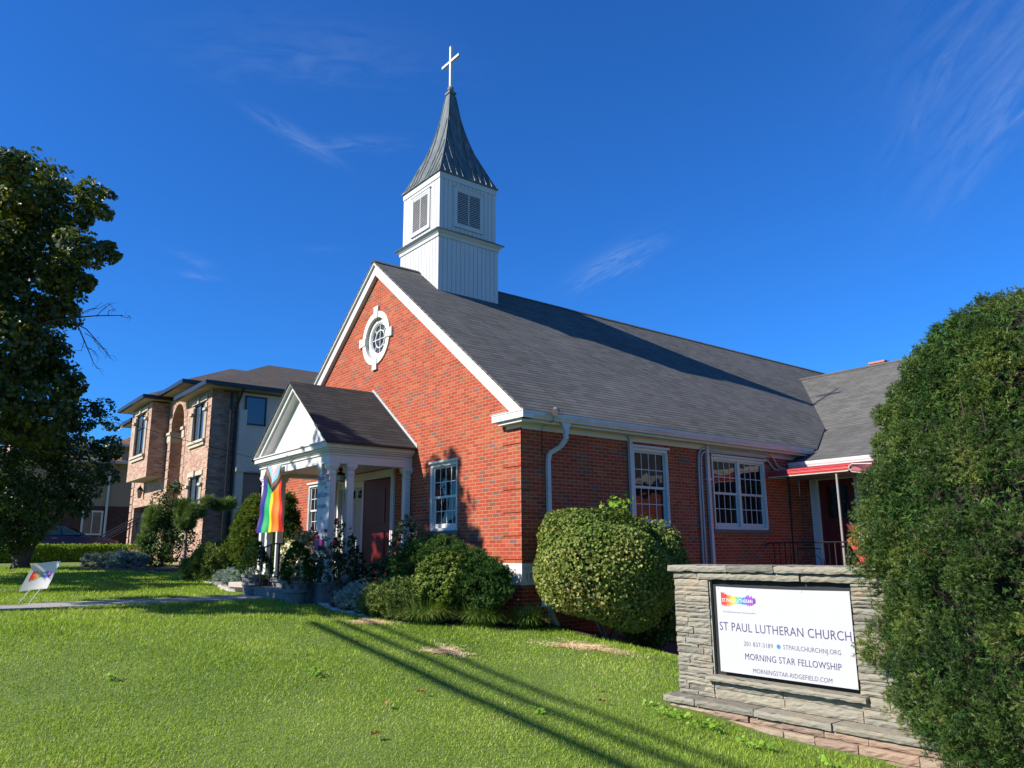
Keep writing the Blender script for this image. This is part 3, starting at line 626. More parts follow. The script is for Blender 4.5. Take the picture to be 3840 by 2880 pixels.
# --- portico
PX = -5.56; pc = MB(); hwA = 1.84; yA = -1.93
pc.box(PX - hwA, PX + hwA, yA, yA + .24, .27, .48)                               # front architrave
for s in (-1, 1): pc.box(PX + s * hwA, PX + s * (hwA - .24), yA + .24, -.001, .27, .48)
pc.box(PX - hwA + .02, PX + hwA - .02, yA + .02, -.003, .48, .53)
pc.box(PX - hwA - .02, PX + hwA + .02, yA - .02, yA + .3, .50, .535); pc.box(PX - hwA - .03, PX + hwA + .03, yA - .03, yA + .3, .44, .47)
for s in (-1, 1): pc.box(PX + s * (hwA + .03), PX + s * (hwA - .2), yA + .3, -.004, .44, .47); pc.box(PX + s * (hwA + .02), PX + s * (hwA - .2), yA + .3, -.004, .50, .535)
pc.box(PX - hwA - .07, PX + hwA + .07, yA - .07, yA + .3, .535, .57); pc.box(PX - hwA - .12, PX + hwA + .12, yA - .12, yA + .3, .57, .67); pc.box(PX - hwA - .15, PX + hwA + .15, yA - .15, yA + .3, .67, .70)
for s in (-1, 1):
    pc.box(PX + s * (hwA + .07), PX + s * (hwA - .2), yA + .3, -.005, .535, .57); pc.box(PX + s * (hwA + .12), PX + s * (hwA - .2), yA + .3, -.006, .57, .67)
portico = pc.build('portico', 'porch_white', church, bevel=.006)
PT = 2.24; PS = (PT - .72) / 2.0                                               # portico roof
tp = MB(); ty = -1.80
tp.prism([(PX - 1.80, .69), (PX + 1.80, .69), (PX, .69 + 1.80 * PS)], lambda a, z, d: (a, ty + d, z), .06)
tp.build('tympanum', 'white_paint', portico)
rkp = MB()
for s in (1, -1):
    for (o1, o2, y0, y1) in ((-.04, -.20, yA - .08, ty), (-.02, -.075, yA - .15, yA - .08), (-.20, -.25, yA - .03, ty)):
        lo = .702; hx = lambda o: (PT + o - lo) / PS
        P_ = [(PX, PT + o1), (PX + s * hx(o1), lo), (PX + s * hx(o2), lo), (PX, PT + o2)]
        if s < 0: P_ = P_[::-1]
        rkp.prism(P_, lambda a, z, d, y0=y0: (a, y0 + d, z), y1 - y0)
rkp.build('raking_cornice', 'porch_white', portico)
pr_ = MB(); slope(pr_, (PX, PT), (PX + 2.05, PT - 2.05 * PS), yA - .17, -.001, .045); slope(pr_, (PX, PT), (PX - 2.05, PT - 2.05 * PS), yA - .17, -.001, .045)
pr_.build('porch_roof', 'porch_shingle', portico)
fl = MB()
for s in (1, -1):
    n = 14
    for i in range(n):
        x0, x1 = i * 2.05 / n, (i + 1) * 2.05 / n
        fl.add([(PX + s * x0, -.012, PT - PS * x0 + .0), (PX + s * x1, -.012, PT - PS * x1), (PX + s * x1, -.012, PT - PS * x1 + .085), (PX + s * (x0 + .03), -.012, PT - PS * x1 + .16), (PX + s * x0, -.012, PT - PS * x0 + .085)], [(0, 1, 2, 3, 4) if s > 0 else (4, 3, 2, 1, 0)])
fl.build('step_flashing', 'aluminium', portico)
MB().box(PX - hwA + .2, PX + hwA - .2, yA + .2, -.01, .36, .38).build('porch_ceiling', 'porch_white', portico)
lt = MB(); lt.lathe([(.0, .36), (.05, .36), (.05, .30), (.02, .28), (.13, .22), (.14, .19), (.0, .19)], (-5.3, -.9, 0), 12); pl_ = lt.build('porch_lamp', 'black_iron', portico)
MB().lathe([(.12, .19), (.12, .08), (.07, .04), (.0, .03)], (-5.3, -.9, 0), 12).build('globe', 'lamp_glass', pl_)
def column(x, y):
    b_ = MB(); h = .066
    b_.box(x - h, x + h, y - h, y + h, -2.0, .14); b_.box(x - h - .02, x + h + .02, y - h - .02, y + h + .02, -2.05, -1.90)
    b_.box(x - h - .018, x + h + .018, y - h - .018, y + h + .018, .045, .06)
    b_.box(x - h - .012, x + h + .012, y - h - .012, y + h + .012, .14, .165); b_.box(x - h - .03, x + h + .03, y - h - .03, y + h + .03, .165, .20); b_.box(x - h - .045, x + h + .045, y - h - .045, y + h + .045, .20, .27)
    return b_.build('column', 'porch_white', portico, bevel=.005)
for (x, y) in ((-3.80, -1.82), (-4.17, -1.82), (-3.80, -1.42), (-3.80, -.09), (-7.32, -1.82), (-6.95, -1.82), (-7.32, -1.42), (-7.32, -.09)): column(x, y)
# floor and steps of bluestone on stacked stone
st_ = MB(); st_.box(-7.6, -3.55, -2.08, -.001, -2.09, -2.05); st_.box(-6.08, -4.4, -2.46, -2.08, -2.235, -2.195)
st_.box(-7.55, -3.6, -2.04, -.01, -2.7, -2.09, 1); st_.box(-6.05, -4.43, -2.43, -2.04, -2.7, -2.235, 1)
st_.build('porch_steps', ['bluestone', 'planter_stone'], church, bevel=.004)
# --- steeple
SX_, SY_ = -HW, 2.06
stp = MB()
def boards(b_, h, z0, z1, bw, th=.012, mi=0, zf=None):
    b_.box(SX_ - h + th, SX_ + h - th, SY_ - h + th, SY_ + h - th, z0, z1, mi)
    n = round(2 * h / bw)
    for i in range(n):
        a0 = -h + 2 * h * i / n + .007; a1 = -h + 2 * h * (i + 1) / n - .007
        b_.box(SX_ + a0, SX_ + a1, SY_ - h, SY_ - h + th - .001, z0, z1, mi); b_.box(SX_ + a0, SX_ + a1, SY_ + h - th + .001, SY_ + h, z0, z1, mi)
        b_.box(SX_ + h - th + .001, SX_ + h, SY_ + a0, SY_ + a1, z0, z1, mi); b_.box(SX_ - h, SX_ - h + th - .001, SY_ + a0, SY_ + a1, z0, z1, mi)
boards(stp, .93, 4.3, 6.21, .135); boards(stp, .885, 6.40, 7.84, .125)
for sx in (-1, 1):
    for sy in (-1, 1):
        stp.box(SX_ + sx * .80, SX_ + sx * .889, SY_ + sy * .80, SY_ + sy * .889, 6.42, 7.835)
steeple = stp.build('steeple', 'siding_white', church)
def tier(b_, prof, mi=0):
    """square mouldings: list of (half width, z)"""
    for (h0, z0), (h1, z1) in zip(prof, prof[1:]):
        v = [(SX_ + sx * h, SY_ + sy * h, z) for h, z in ((h0, z0), (h1, z1)) for sx, sy in ((-1, -1), (1, -1), (1, 1), (-1, 1))]
        b_.add(v, [(i, (i + 1) % 4, 4 + (i + 1) % 4, 4 + i) for i in range(4)], mi)
    h, z = prof[-1]
tc = MB(); tier(tc, [(.90, 6.20), (.955, 6.20), (.955, 6.275), (.965, 6.28), (1.035, 6.35)]); tc.build('cornice', 'siding_white', steeple)
tc = MB(); tier(tc, [(.87, 7.82), (.905, 7.82), (.905, 7.97), (.90, 8.0)]); tc.build('frieze', 'siding_white', steeple)
tc = MB(); tier(tc, [(.97, 6.35), (1.055, 6.35), (1.055, 6.365), (.885, 6.47)]); tc.build('cornice_cap', 'patina_copper', steeple)
PROF = [(.935, 7.985), (.85, 8.14), (.78, 8.30), (.64, 8.65), (.47, 9.07), (.36, 9.45), (.283, 9.75), (.20, 10.14), (.13, 10.64), (.085, 10.93)]
zs = np.linspace(7.985, 10.93, 40); hs_ = np.interp(zs, [p[1] for p in PROF], [p[0] for p in PROF])
sp_ = MB(); tier(sp_, [(.87, 7.975), (.935, 7.975), (.945, 7.98), (.945, 8.0)]); tier(sp_, [(hs_[i] if i else .94, zs[i] if i else 8.0) for i in range(len(zs))])
def hz(z): return float(np.interp(z, zs, hs_))
for k in range(4):
    c, s = [(0, -1), (1, 0), (0, 1), (-1, 0)][k]
    for u in (-.74, -.56, -.37, -.19, 0, .19, .37, .56, .74):
        pts = []
        for z in np.linspace(8.03, 10.85, 26):
            h = hz(z)
            if abs(u) > h - .02 and pts: break
            if abs(u) > h - .02: continue
            uu = u * (1 if u == 0 else 1)
            pts.append((SX_ + c * (h + .012) - s * uu, SY_ + s * (h + .012) + c * uu, z))
        if u == 0: pts = pts[:0]
        if len(pts) > 1: sp_.tube(pts, .013, 5)
for sx, sy in ((-1, -1), (1, -1), (1, 1), (-1, 1)): sp_.tube([(SX_ + sx * (hz(z) + .002), SY_ + sy * (hz(z) + .002), z) for z in zs[:-1]], .017, 6)
tier(sp_, [(.10, 10.92), (.115, 10.93), (.115, 10.99), (.05, 11.0), (.04, 11.05)])
spire = sp_.build('spire', 'patina_copper', steeple)
MB().lathe([(max(.001, .088 * math.sin(t)), 11.11 - .088 * math.cos(t)) for t in np.linspace(0, math.pi, 14)], (SX_, SY_, 0), 20).build('finial_ball', 'planter_stone', steeple, smooth=True)
MB().box(SX_ - .036, SX_ + .036, SY_ - .036, SY_ + .036, 11.18, 12.44).box(SX_ - .42, SX_ - .036, SY_ - .035, SY_ + .035, 11.935, 12.005).box(SX_ + .036, SX_ + .42, SY_ - .035, SY_ + .035, 11.935, 12.005).build('cross', 'white_paint', steeple)
for k in range(4):
    c, s = [(0, -1), (1, 0), (0, 1), (-1, 0)][k]
    def lf(a, z, d, c=c, s=s): return (SX_ + c * (.885 - d) - s * a, SY_ + s * (.885 - d) + c * a, z)
    b_ = MB(); zc = 7.14
    def fb(*a): fbox(b_, lf, *a)
    fb(-.455, .455, zc + .49, zc + .555, -.03, .001); fb(-.455, .455, zc - .555, zc - .49, -.04, .001); fb(-.455, -.36, zc - .49, zc + .49, -.03, .001); fb(.36, .455, zc - .49, zc + .49, -.03, .001)
    fb(-.48, .48, zc + .555, zc + .575, -.045, .001); fb(-.011, .011, zc - .44, zc + .44, -.028, -.002)
    fb(-.36, .36, zc - .49, zc - .44, -.02, .001); fb(-.36, .36, zc + .44, zc + .49, -.02, .001)
    lv = b_.build('louver', 'siding_white', steeple)
    # slats
    for i in range(18):
        z = zc - .43 + i * .049
        v = [lf(a, z + dz, d) for a, dz, d in ((-.36, 0, -.026), (.36, 0, -.026), (.36, .027, -.003), (-.36, .027, -.003), (-.36, -.005, -.026), (.36, -.005, -.026), (.36, .022, -.003), (-.36, .022, -.003))]
        lv_ = MB() if i == 0 else lv_
        lv_.add(v, [(0, 1, 2, 3), (7, 6, 5, 4), (0, 4, 5, 1), (2, 6, 7, 3), (1, 5, 6, 2), (3, 7, 4, 0)])
    fbox(lv_, lf, -.36, .36, zc - .44, zc + .44, -.0015, .0005, 1)  # dark sheet behind the slats paints the shade inside the louver
    lv_.build('louver_slats', ['siding_white', 'dark_backing'], steeple)
# --- downspouts and pipes on the side wall
def dsp(pts, wd=.075, dp=.055, mat='aluminium', name='downspout'):
    b_ = MB()
    for p, q in zip(pts, pts[1:]):
        b_.beam(p, q, wd, dp, (1, 0, .001))
    return b_.build(name, mat, church)
b_ = MB()
b_.add([(.27, .70, .80), (.33, .70, .80), (.33, .92, .80), (.27, .92, .80), (.28, .78, .62), (.325, .78, .62), (.325, .85, .62), (.28, .85, .62)], [(0, 1, 5, 4), (1, 2, 6, 5), (2, 3, 7, 6), (3, 0, 4, 7)])
PT1 = [(.30, .815, .64), (.30, .815, .50), (.22, .74, .36), (.08, .60, .25), (.055, .59, .10), (.055, .60, -2.45), (.10, .60, -2.62), (.20, .62, -2.78)]
for p, q in zip(PT1, PT1[1:]): b_.beam(p, q, .078, .06, (1, 0, .05))
b_.box(.01, .10, .55, .65, -2.42, -2.27)
b_.build('downspout', 'aluminium', church)
b_ = MB(); b_.box(.012, .075, 2.745, 2.83, -3.5, .79); b_.box(.012, .085, 2.72, 2.855, .72, .755); b_.build('downspout', 'aluminium', church)
b_ = MB(); b_.box(.012, .075, 5.19, 5.275, -3.9, .77); b_.box(.012, .085, 5.15, 5.31, .0, .035); b_.build('downspout', 'aluminium', church)
MB().beam((.10, 5.28, .775), (.10, 8.85, .775), .07, .05).beam((.10, 8.86, .76), (.10, 8.95, .60), .07, .05, (1, 0, 0)).build('overflow_pipe', 'white_paint', church)
cz1 = [(4.88, -3.9), (4.90, -1), (4.92, .26), (4.935, .47), (4.955, .56), (5.01, .64), (5.08, .685), (5.16, .70), (5.53, .71), (7.4, .715), (7.56, .71), (7.66, .69), (7.74, .65), (7.81, .59), (7.88, .50), (7.95, .45), (8.05, .42), (8.5, .42)]
cz2 = [(4.99, -3.9), (4.99, -1), (5.0, .26), (5.005, .44), (5.03, .52), (5.07, .575), (5.12, .605), (5.18, .615), (5.52, .63), (7.2, .64), (7.36, .635), (7.45, .61), (7.53, .57), (7.62, .49), (7.7, .42), (7.8, .38), (8.04, .37)]
for q in (cz1, cz2):
    b_ = MB(); b_.tube([(.045, a, z) for a, z in q], .021, 8)
    for a, z in ((q[2][0], q[2][1] - .02), (q[1][0], q[1][1]), (5.5, q[8][1])): b_.lathe([(.001, -.012), (.027, -.012), (.027, .012), (.001, .012)], (.045, a, z), 8) if a < 5.2 else None
    b_.build('conduit', 'conduit_paint', church)
# --- side door with awning and landing
ft = FX(TY); b_ = MB()
fbox(b_, ft, .30, .50, -2.25, .27, -.04, .1); fbox(b_, ft, 1.42, 1.56, -2.25, .27, -.04, .1); fbox(b_, ft, .50, 1.42, .14, .27, -.04, .1); fbox(b_, ft, .44, .50, -2.25, .20, -.06, -.04)
sd = b_.build('door_frame', 'porch_white', church)
b_ = MB(); fbox(b_, ft, .50, 1.42, -2.25, .14, .02, .06); sdd = b_.build('door', 'red_door', sd); tag(sdd, 'red side door with a tall glass panel')
b_ = MB(); fbox(b_, ft, .70, 1.24, -.77, -.02, .008, .018); b_.build('door_glass', 'dark_glass', sd)
aw = empty('door_awning', (1.1, 8.1, -2.25), 'red ribbed metal awning on thin posts over the side door', 'awning')
b_ = MB(); YF = 7.36
prof = [(7.36, .155), (7.345, .21), (7.36, .27), (7.40, .31), (7.6, .34), (8.85, .43), (8.85, .415), (7.6, .325), (7.41, .297), (7.375, .265), (7.36, .21), (7.375, .155)]
b_.prism(prof[::-1], lambda a, z, d: (.14 + d, a, z), 1.98)
for z in (.18, .21, .24, .27): b_.tube([(.14, 7.348 - (.003 if z > .2 else 0), z), (2.12, 7.348, z)], .006, 5)
b_.build('canopy', 'red_awning', aw)
b_ = MB(); b_.add([(2.12, 7.36, .16), (2.12, 7.42, .28), (2.12, 8.84, .41), (2.62, 8.84, .22), (2.58, 7.44, .10)], [(0, 1, 2, 3, 4)]); b_.add([(2.12, 7.36, .15), (2.12, 7.42, .27), (2.12, 8.84, .40), (2.62, 8.84, .21), (2.58, 7.44, .09)], [(4, 3, 2, 1, 0)]); b_.build('side_wing', 'shaded_awning', aw)  # side wing uses the darkened red, shade put into its colour
MB().tube([(.14, 7.355, .155), (2.08, 7.355, .155), (2.115, 7.355, .17), (2.125, 7.355, .22), (2.14, 7.36, .275), (2.19, 7.37, .295), (2.6, 7.42, .27)], .014, 6).tube([(2.13, 7.36, .20), (2.17, 7.37, .13), (2.35, 7.40, .10), (2.58, 7.44, .10)], .011, 6).tube([(.14, 7.355, .155), (.13, 8.0, .17), (.13, 8.84, .18)], .012, 6).build('rim', 'awning_rim', aw)
b_ = MB()
for i in range(22): b_.box(.16 + i * .085, .22 + i * .085, 7.45, 8.8, .165, .17)
b_.build('soffit', 'planter_stone', aw)
for x in (.62, 1.80): MB().box(x - .02, x + .02, 7.39, 7.43, -2.25, .15).build('post', 'post_metal' if x > 1 else 'black_iron', aw)
MB().box(.02, 2.75, 7.15, TY - .001, -2.4, -2.25).box(.05, 2.7, 7.2, TY - .001, -4.6, -2.4, 1).box(2.75, 3.2, 7.3, TY - .001, -4.6, -2.5).box(3.2, 3.6, 7.3, TY - .001, -4.6, -2.7).build('side_landing', ['concrete', 'church_brick'], church)
rl = empty('side_railing', (1.1, 7.25, -2.25), 'black iron railing on the side door landing with twisted balusters', 'railing')
MB().tube([(.02, 7.25, -1.42), (.03, 7.25, -1.36), (.10, 7.25, -1.345), (2.12, 7.25, -1.345), (2.22, 7.25, -1.37), (2.7, 7.25, -1.62), (3.3, 7.25, -1.95)], .016, 6).tube([(.82, 7.25, -1.48), (1.42, 7.25, -1.48)], .012, 6).tube([(.02, 7.25, -2.17), (2.2, 7.25, -2.17)], .01, 6).build('handrail', 'black_iron', rl)
for i, x in enumerate((.22, .36, .50, .64, .82, 1.42, 1.56, 1.70, 1.84, 1.98, 2.12)):
    b_ = MB()
    if x > 1.5 and i % 2 == 0:
        for sg in (0, math.pi): b_.tube([(x + .010 * math.cos(t + sg), 7.25 + .010 * math.sin(t + sg), -2.25 + .9 * t / 44) for t in np.linspace(0, 44, 90)], .006, 4)
    else: b_.box(x - .009, x + .009, 7.241, 7.259, -2.25, -1.36)
    b_.build('baluster', 'black_iron', rl)
b_ = MB()
for cx_, r_ in ((.98, .13), (1.22, .15)):
    b_.tube([(cx_ + r_ * math.cos(t), 7.25, -1.85 + r_ * 1.5 * math.sin(t)) for t in np.linspace(0, 6.283, 20)], .009, 5)
b_.tube([(.85, 7.25, -2.2), (.98, 7.25, -1.6), (1.1, 7.25, -2.2)], .009, 5); b_.build('scrollwork', 'black_iron', rl)
tag(MB().obox((2.60, 6.6, -1.55), (.17, 0, -.30), (0, .02, 0), (.09, 0, .06)).box(2.50, 2.56, 6.57, 6.63, -3.9, -1.75).build('red_board', 'red_awning'), 'bright red slanted board beside the side railing behind the yew', 'board')
# small flood lights
fl_ = empty('security_light', (.40, .52, .93), 'round security spotlight clamped on the gutter near the corner', 'light')
MB().tube([(.36, .52, .93), (.40, .50, .99)], .012, 6).lathe([(.0, 0), (.03, 0), (.05, .08), (.0, .08)], (.40, .50, .95), 12).build('bracket', 'pale_grey', fl_)
b_ = MB(); b_.tube([(.34, .60, 1.0), (.42, .49, .965), (.50, .38, .93)], [.03, .05, .065], 14); b_.build('lamp_head', 'planter_relief', fl_)
MB().tube([(.38, .45, .93), (.36, .46, .80), (.05, .46, .72), (.03, .47, .2)], .005, 5).build('cable', 'wire_black', fl_)
gl_ = empty('ground_floodlight', (.32, .32, G(.32, .32)), 'small boxy floodlight on a thin stake beside the downspout', 'light')
MB().obox((.34, .25, -2.36), (.055, .055, 0), (-.03, .03, .01), (-.01, .01, .045)).build('lamp_head', 'pale_grey', gl_); MB().tube([(.35, .27, -2.40), (.36, .29, -2.55), (.35, .3, -2.80)], .008, 6).build('stake', 'pale_grey', gl_)

def fit(body, a0, a1, z0, h, mat, f, d, parent, name='lettering', bold=0.0, skew=0.0):
    c = bpy.data.curves.new('glyphs', 'FONT'); c.body = body; c.size = 1; c.offset = bold; c.resolution_u = 3; c.space_character = 1.04
    t = bpy.data.objects.new('glyphs', c); COL.objects.link(t); dg = bpy.context.evaluated_depsgraph_get()
    me0 = bpy.data.meshes.new_from_object(t.evaluated_get(dg)); bpy.data.objects.remove(t); bpy.data.curves.remove(c)
    V = [(v.co.x, v.co.y) for v in me0.vertices]; x0, x1 = min(p[0] for p in V), max(p[0] for p in V); y1 = max(p[1] for p in V)
    b_ = MB(); b_.add([f(a0 + ((p[0] - x0) + skew * p[1]) / (x1 - x0) * (a1 - a0), z0 + p[1] / y1 * h, d) for p in V], [tuple(p.vertices) for p in me0.polygons]); bpy.data.meshes.remove(me0)
    return b_.build(name, mat, parent)
def splash(f, a0, a1, z0, z1, d, parent, seed=4):
    """brush-stroke rainbow emblem: ragged columns, colour along its length"""
    rng = np.random.default_rng(seed); n = 64; me = []; b_ = MB(); uv = []
    zm = (z0 + z1) / 2
    env = lambda t: (.95 if t < .1 else .62 + .18 * math.sin(t * 9)) * (1 - .55 * max(0, t - .82) / .18)
    for i in range(n):
        t = (i + .5) / n; w_ = (a1 - a0) / n * .62; e = env(t); u_ = e * rng.uniform(.45, 1.0); l_ = e * rng.uniform(.45, 1.0); c = a0 + (a1 - a0) * t; dd = d - .0002 * (i % 3)
        zt = zm + (z1 - zm) * u_; zb = zm - (zm - z0) * l_
        b_.add([f(c - w_, zb + (zm - zb) * .15, dd), f(c, zb, dd), f(c + w_, zb + (zm - zb) * .2, dd), f(c + w_, zt - (zt - zm) * .2, dd), f(c, zt, dd), f(c - w_, zt - (zt - zm) * .12, dd)], [(0, 1, 2, 3, 4, 5)])
    o = b_.build('emblem', 'rainbow_print', parent)
    uvl = o.data.uv_layers[0].data
    for p in o.data.polygons:
        for k_, li in enumerate(p.loop_indices): uvl[li].uv = ((p.index + .5) / n, p.index * .37 + k_ * .1)
    return o

# ================================================================== GROUND
def nonuni(lo, hi, core0, core1, step, grow=1.25):
    a = list(np.arange(core0, core1 + 1e-6, step)); s = step; x = core1
    while x < hi: s *= grow; x += s; a.append(min(x, hi))
    s = step; x = core0
    while x > lo: s *= grow; x -= s; a.insert(0, max(x, lo))
    return np.array(a)
gx = nonuni(-900, 900, -24, 14, .28); gy = nonuni(-900, 900, -12, 14, .28)
XX, YY = np.meshgrid(gx, gy, indexing='ij'); ZZ = gz(XX, YY)
V = np.stack([XX, YY, ZZ], -1).reshape(-1, 3); nx_, ny_ = len(gx), len(gy)
I = (np.arange(nx_ - 1)[:, None] * ny_ + np.arange(ny_ - 1)[None]).reshape(-1)
F = np.stack([I, I + ny_, I + ny_ + 1, I + 1], 1)
tag(npmesh('lawn', V, F, 'lawn_ground', np.zeros(len(F)), smooth=True), kind='structure')
def drape(name, poly_or_strip, mat, dz, step=.25, kind='structure'):
    """sheet laid over the terrain inside a polygon (list of (x, y)), fine grid cells whose centre lies inside"""
    P = np.array(poly_or_strip, float); x0, y0 = P.min(0); x1, y1 = P.max(0)
    xs = np.arange(x0, x1 + step, step); ys = np.arange(y0, y1 + step, step); b_ = MB(); idx = {}
    ins = inside(np.stack(np.meshgrid((xs[:-1] + xs[1:]) / 2, (ys[:-1] + ys[1:]) / 2, indexing='ij'), -1).reshape(-1, 2), P).reshape(len(xs) - 1, len(ys) - 1)
    def vid(i, j):
        if (i, j) not in idx: idx[i, j] = len(b_.v); b_.v.append((xs[i], ys[j], G(xs[i], ys[j]) + dz))
        return idx[i, j]
    for i in range(len(xs) - 1):
        for j in range(len(ys) - 1):
            if ins[i, j]: b_.f.append((vid(i, j), vid(i + 1, j), vid(i + 1, j + 1), vid(i, j + 1))); b_.m.append(0); b_.r.append(0.)
    return tag(b_.build(name, mat, smooth=True), kind=kind)
def inside(Q, P):
    Q = np.asarray(Q, float); r = np.zeros(len(Q), bool); n = len(P)
    for i in range(n):
        x1, y1 = P[i]; x2, y2 = P[(i + 1) % n]; c = ((y1 > Q[:, 1]) != (y2 > Q[:, 1])); xi = (x2 - x1) * (Q[:, 1] - y1) / (y2 - y1 + 1e-12) + x1; r ^= c & (Q[:, 0] < xi)
    return r
BEDR = [(-3.55, .0), (-3.55, -1.95), (-3.2, -2.02), (-2.6, -1.98), (-2.0, -1.9), (-1.3, -1.92), (-.7, -1.86), (-.27, -1.46), (.05, -.6), (.38, .0), (.42, .7), (0, 1.1), (0, 0)]
BEDL = [(-6.7, .0), (-6.7, -2.3), (-7.9, -2.2), (-9.5, -1.92), (-11.0, -1.78), (-12.4, -1.80), (-13.1, -1.85), (-13.5, -1.2), (-13, 0), (-10.98, .3)]
BEDN = [(-15.5, 1.5), (-16.5, -1.2), (-18.6, -2.6), (-20.6, -3.6), (-22.2, -3.0), (-22.4, 1.0)]
BEDS = [(-.0, .9), (.55, .35), (1.3, .35), (2.1, 1.0), (2.6, 2.2), (2.4, 4.5), (1.2, 7), (0, 7)]
for q, nm in ((BEDR, 'mulch_bed'), (BEDL, 'mulch_bed'), (BEDN, 'mulch_bed'), (BEDS, 'mulch_bed')): drape(nm, q, 'mulch', .012, .16)
# concrete front walk: slabs following the ground
b_ = MB(); y = -14.0
while y < -2.5:
    y1 = min(y + 1.28, -2.47)
    za, zb = -2.388 + .012, -2.388 + .012
    b_.box(-6.42, -4.93, y, y1 - .012, -2.5, -2.366 + .004 * math.sin(y * 5)); y = y1
b_.box(-7.2, -4.3, -2.47, -2.45, -2.5, -2.37) if False else None
tag(b_.build('front_walk', 'concrete'), kind='structure')
tag(drape('driveway', [(-29.9, -14), (-29.9, 3), (-33.2, 3), (-33.2, -14)], 'concrete', .02, .5), kind='structure')
tag(MB().box(-120, 60, -26, -15.5, -3.9, -3.0 if False else -3.35).build('street', 'concrete'), kind='structure')

# --- grass: real blades, denser towards the camera
rng = np.random.default_rng(21)
NG = 900000
yaw = math.atan2(Rf[1], Rf[0]); th = yaw + (rng.random(NG) - .5) * math.radians(88)
r = 3.2 * (34 / 3.2) ** (rng.random(NG) ** .82)
x = CP[0] + r * np.cos(th); y = CP[1] + r * np.sin(th)
patch = np.sin(x * .9 + 1.3 * np.sin(y * .7)) * np.sin(y * 1.1 + x * .3)
STRAW = [(-1.22, -2.25, .36, .24), (1.46, -2.52, .30, .22), (2.0, -.44, .56, .26), (.30, -.30, .22, .55), (-.15, -1.25, .28, .35), (3.0, .9, .7, .3)]
ok = ~((x > -6.44) & (x < -4.91) & (y < -2.2)) & ~((x > -11) & (x < .02) & (y > -.02)) & ~((x > -7.7) & (x < -3.5) & (y > -2.45))
Q = np.stack([x, y], 1)
for b in (BEDR, BEDL, BEDN, BEDS): ok &= ~inside(Q, np.array(b))
ok &= ~((x > 4.75) & (x < 7.6) & (y > -2.08) & (y < -1.3)) & ~((x > -33.3) & (x < -29.8)) & ~((x < -20.8) & (y > 1))
for q_, (sx, sy, ra, rb2) in enumerate(STRAW):
    e_ = (((x - sx) / ra) ** 2 + ((y - sy) / rb2) ** 2) * (1 + .6 * np.sin(9 * x + 3 * np.sin(5 * y)) * np.sin(11 * y + 1)) + .25 * rng.normal(size=NG); ok &= ~(rng.random(NG) < (1.0 if q_ < 3 else .6) * np.clip(1.25 - e_ * .8, 0, 1))
x, y, r = x[ok], y[ok], r[ok]; n = len(x)
z = gz(x, y); az = rng.random(n) * 6.283; lean = rng.uniform(.2, 1.7, n); hgt = rng.uniform(.016, .046, n) * (1 + .25 * patch[ok]) * np.clip(r / 9, 1, 1.7)
wdt = .0028 + .00042 * np.maximum(r - 4, 0); d = np.stack([np.cos(az) * lean, np.sin(az) * lean, np.ones(n)], 1); d /= np.linalg.norm(d, axis=1, keepdims=True)
sd = np.stack([-np.sin(az), np.cos(az), rng.normal(0, .2, n)], 1); P = np.stack([x, y, z - .004], 1)
V = np.stack([P - sd * wdt[:, None], P + sd * wdt[:, None], P + d * hgt[:, None]], 1).reshape(-1, 3); F = np.arange(3 * n).reshape(-1, 3)
bl_ = sum(np.exp(-(((x - a) / c) ** 2 + ((y - b2) / d_) ** 2)) for a, b2, c, d_ in ((3.2, -1.2, 1.2, .5), (1.2, -1.3, .8, .4), (-3.8, -6.4, 1.0, .5), (3.2, -5.6, .7, .35), (-1.5, -4.4, 1.1, .35), (5.2, -3.6, .6, .3)))
rn = np.clip(.45 + .27 * rng.normal(size=n) + .10 * np.sin(x * .55 + 2 * np.sin(y * .35)) + .05 * np.sin(x * 3.1 + np.sin(y * 2.3)) + (rng.random(n) < .03 + .22 * np.clip(bl_, 0, 1)) * .45 + .08 * bl_, 0, 1)
tag(npmesh('grass', V, F, 'grass_blade', rn), 'short green lawn grass in front of the brick church', 'grass', kind='stuff')
# broad-leaf weeds close to the stone sign and sprinkled over the lawn
pts = []; 
for (cx_, cy_, s_, k_) in ((5.25, -2.40, .13, 40), (5.7, -2.45, .12, 36), (6.35, -2.6, .10, 34), (4.9, -2.2, .10, 14), (7.0, -2.6, .10, 16), (5.6, -5.0, .05, 14), (1.2, -6.6, .06, 16), (1.9, -4.6, .07, 22), (4.4, -3.4, .05, 16)):
    q = rng.normal(size=(k_, 2)) * s_ * np.array([1, .45]) + (cx_, cy_); pts.append(q)
q = np.concatenate(pts); P = np.stack([q[:, 0], q[:, 1], gz(q[:, 0], q[:, 1]) + rng.uniform(.02, .08, len(q))], 1)
tag(scatter('weeds', P, np.stack([rng.normal(0, .5, len(q)), rng.normal(0, .5, len(q)) - .3, np.ones(len(q))], 1), *ROUND, (.03, .055), 'weed_leaf', rng=rng), 'bright green broad leaved weeds along the foot of the stone sign', 'weeds', kind='stuff')
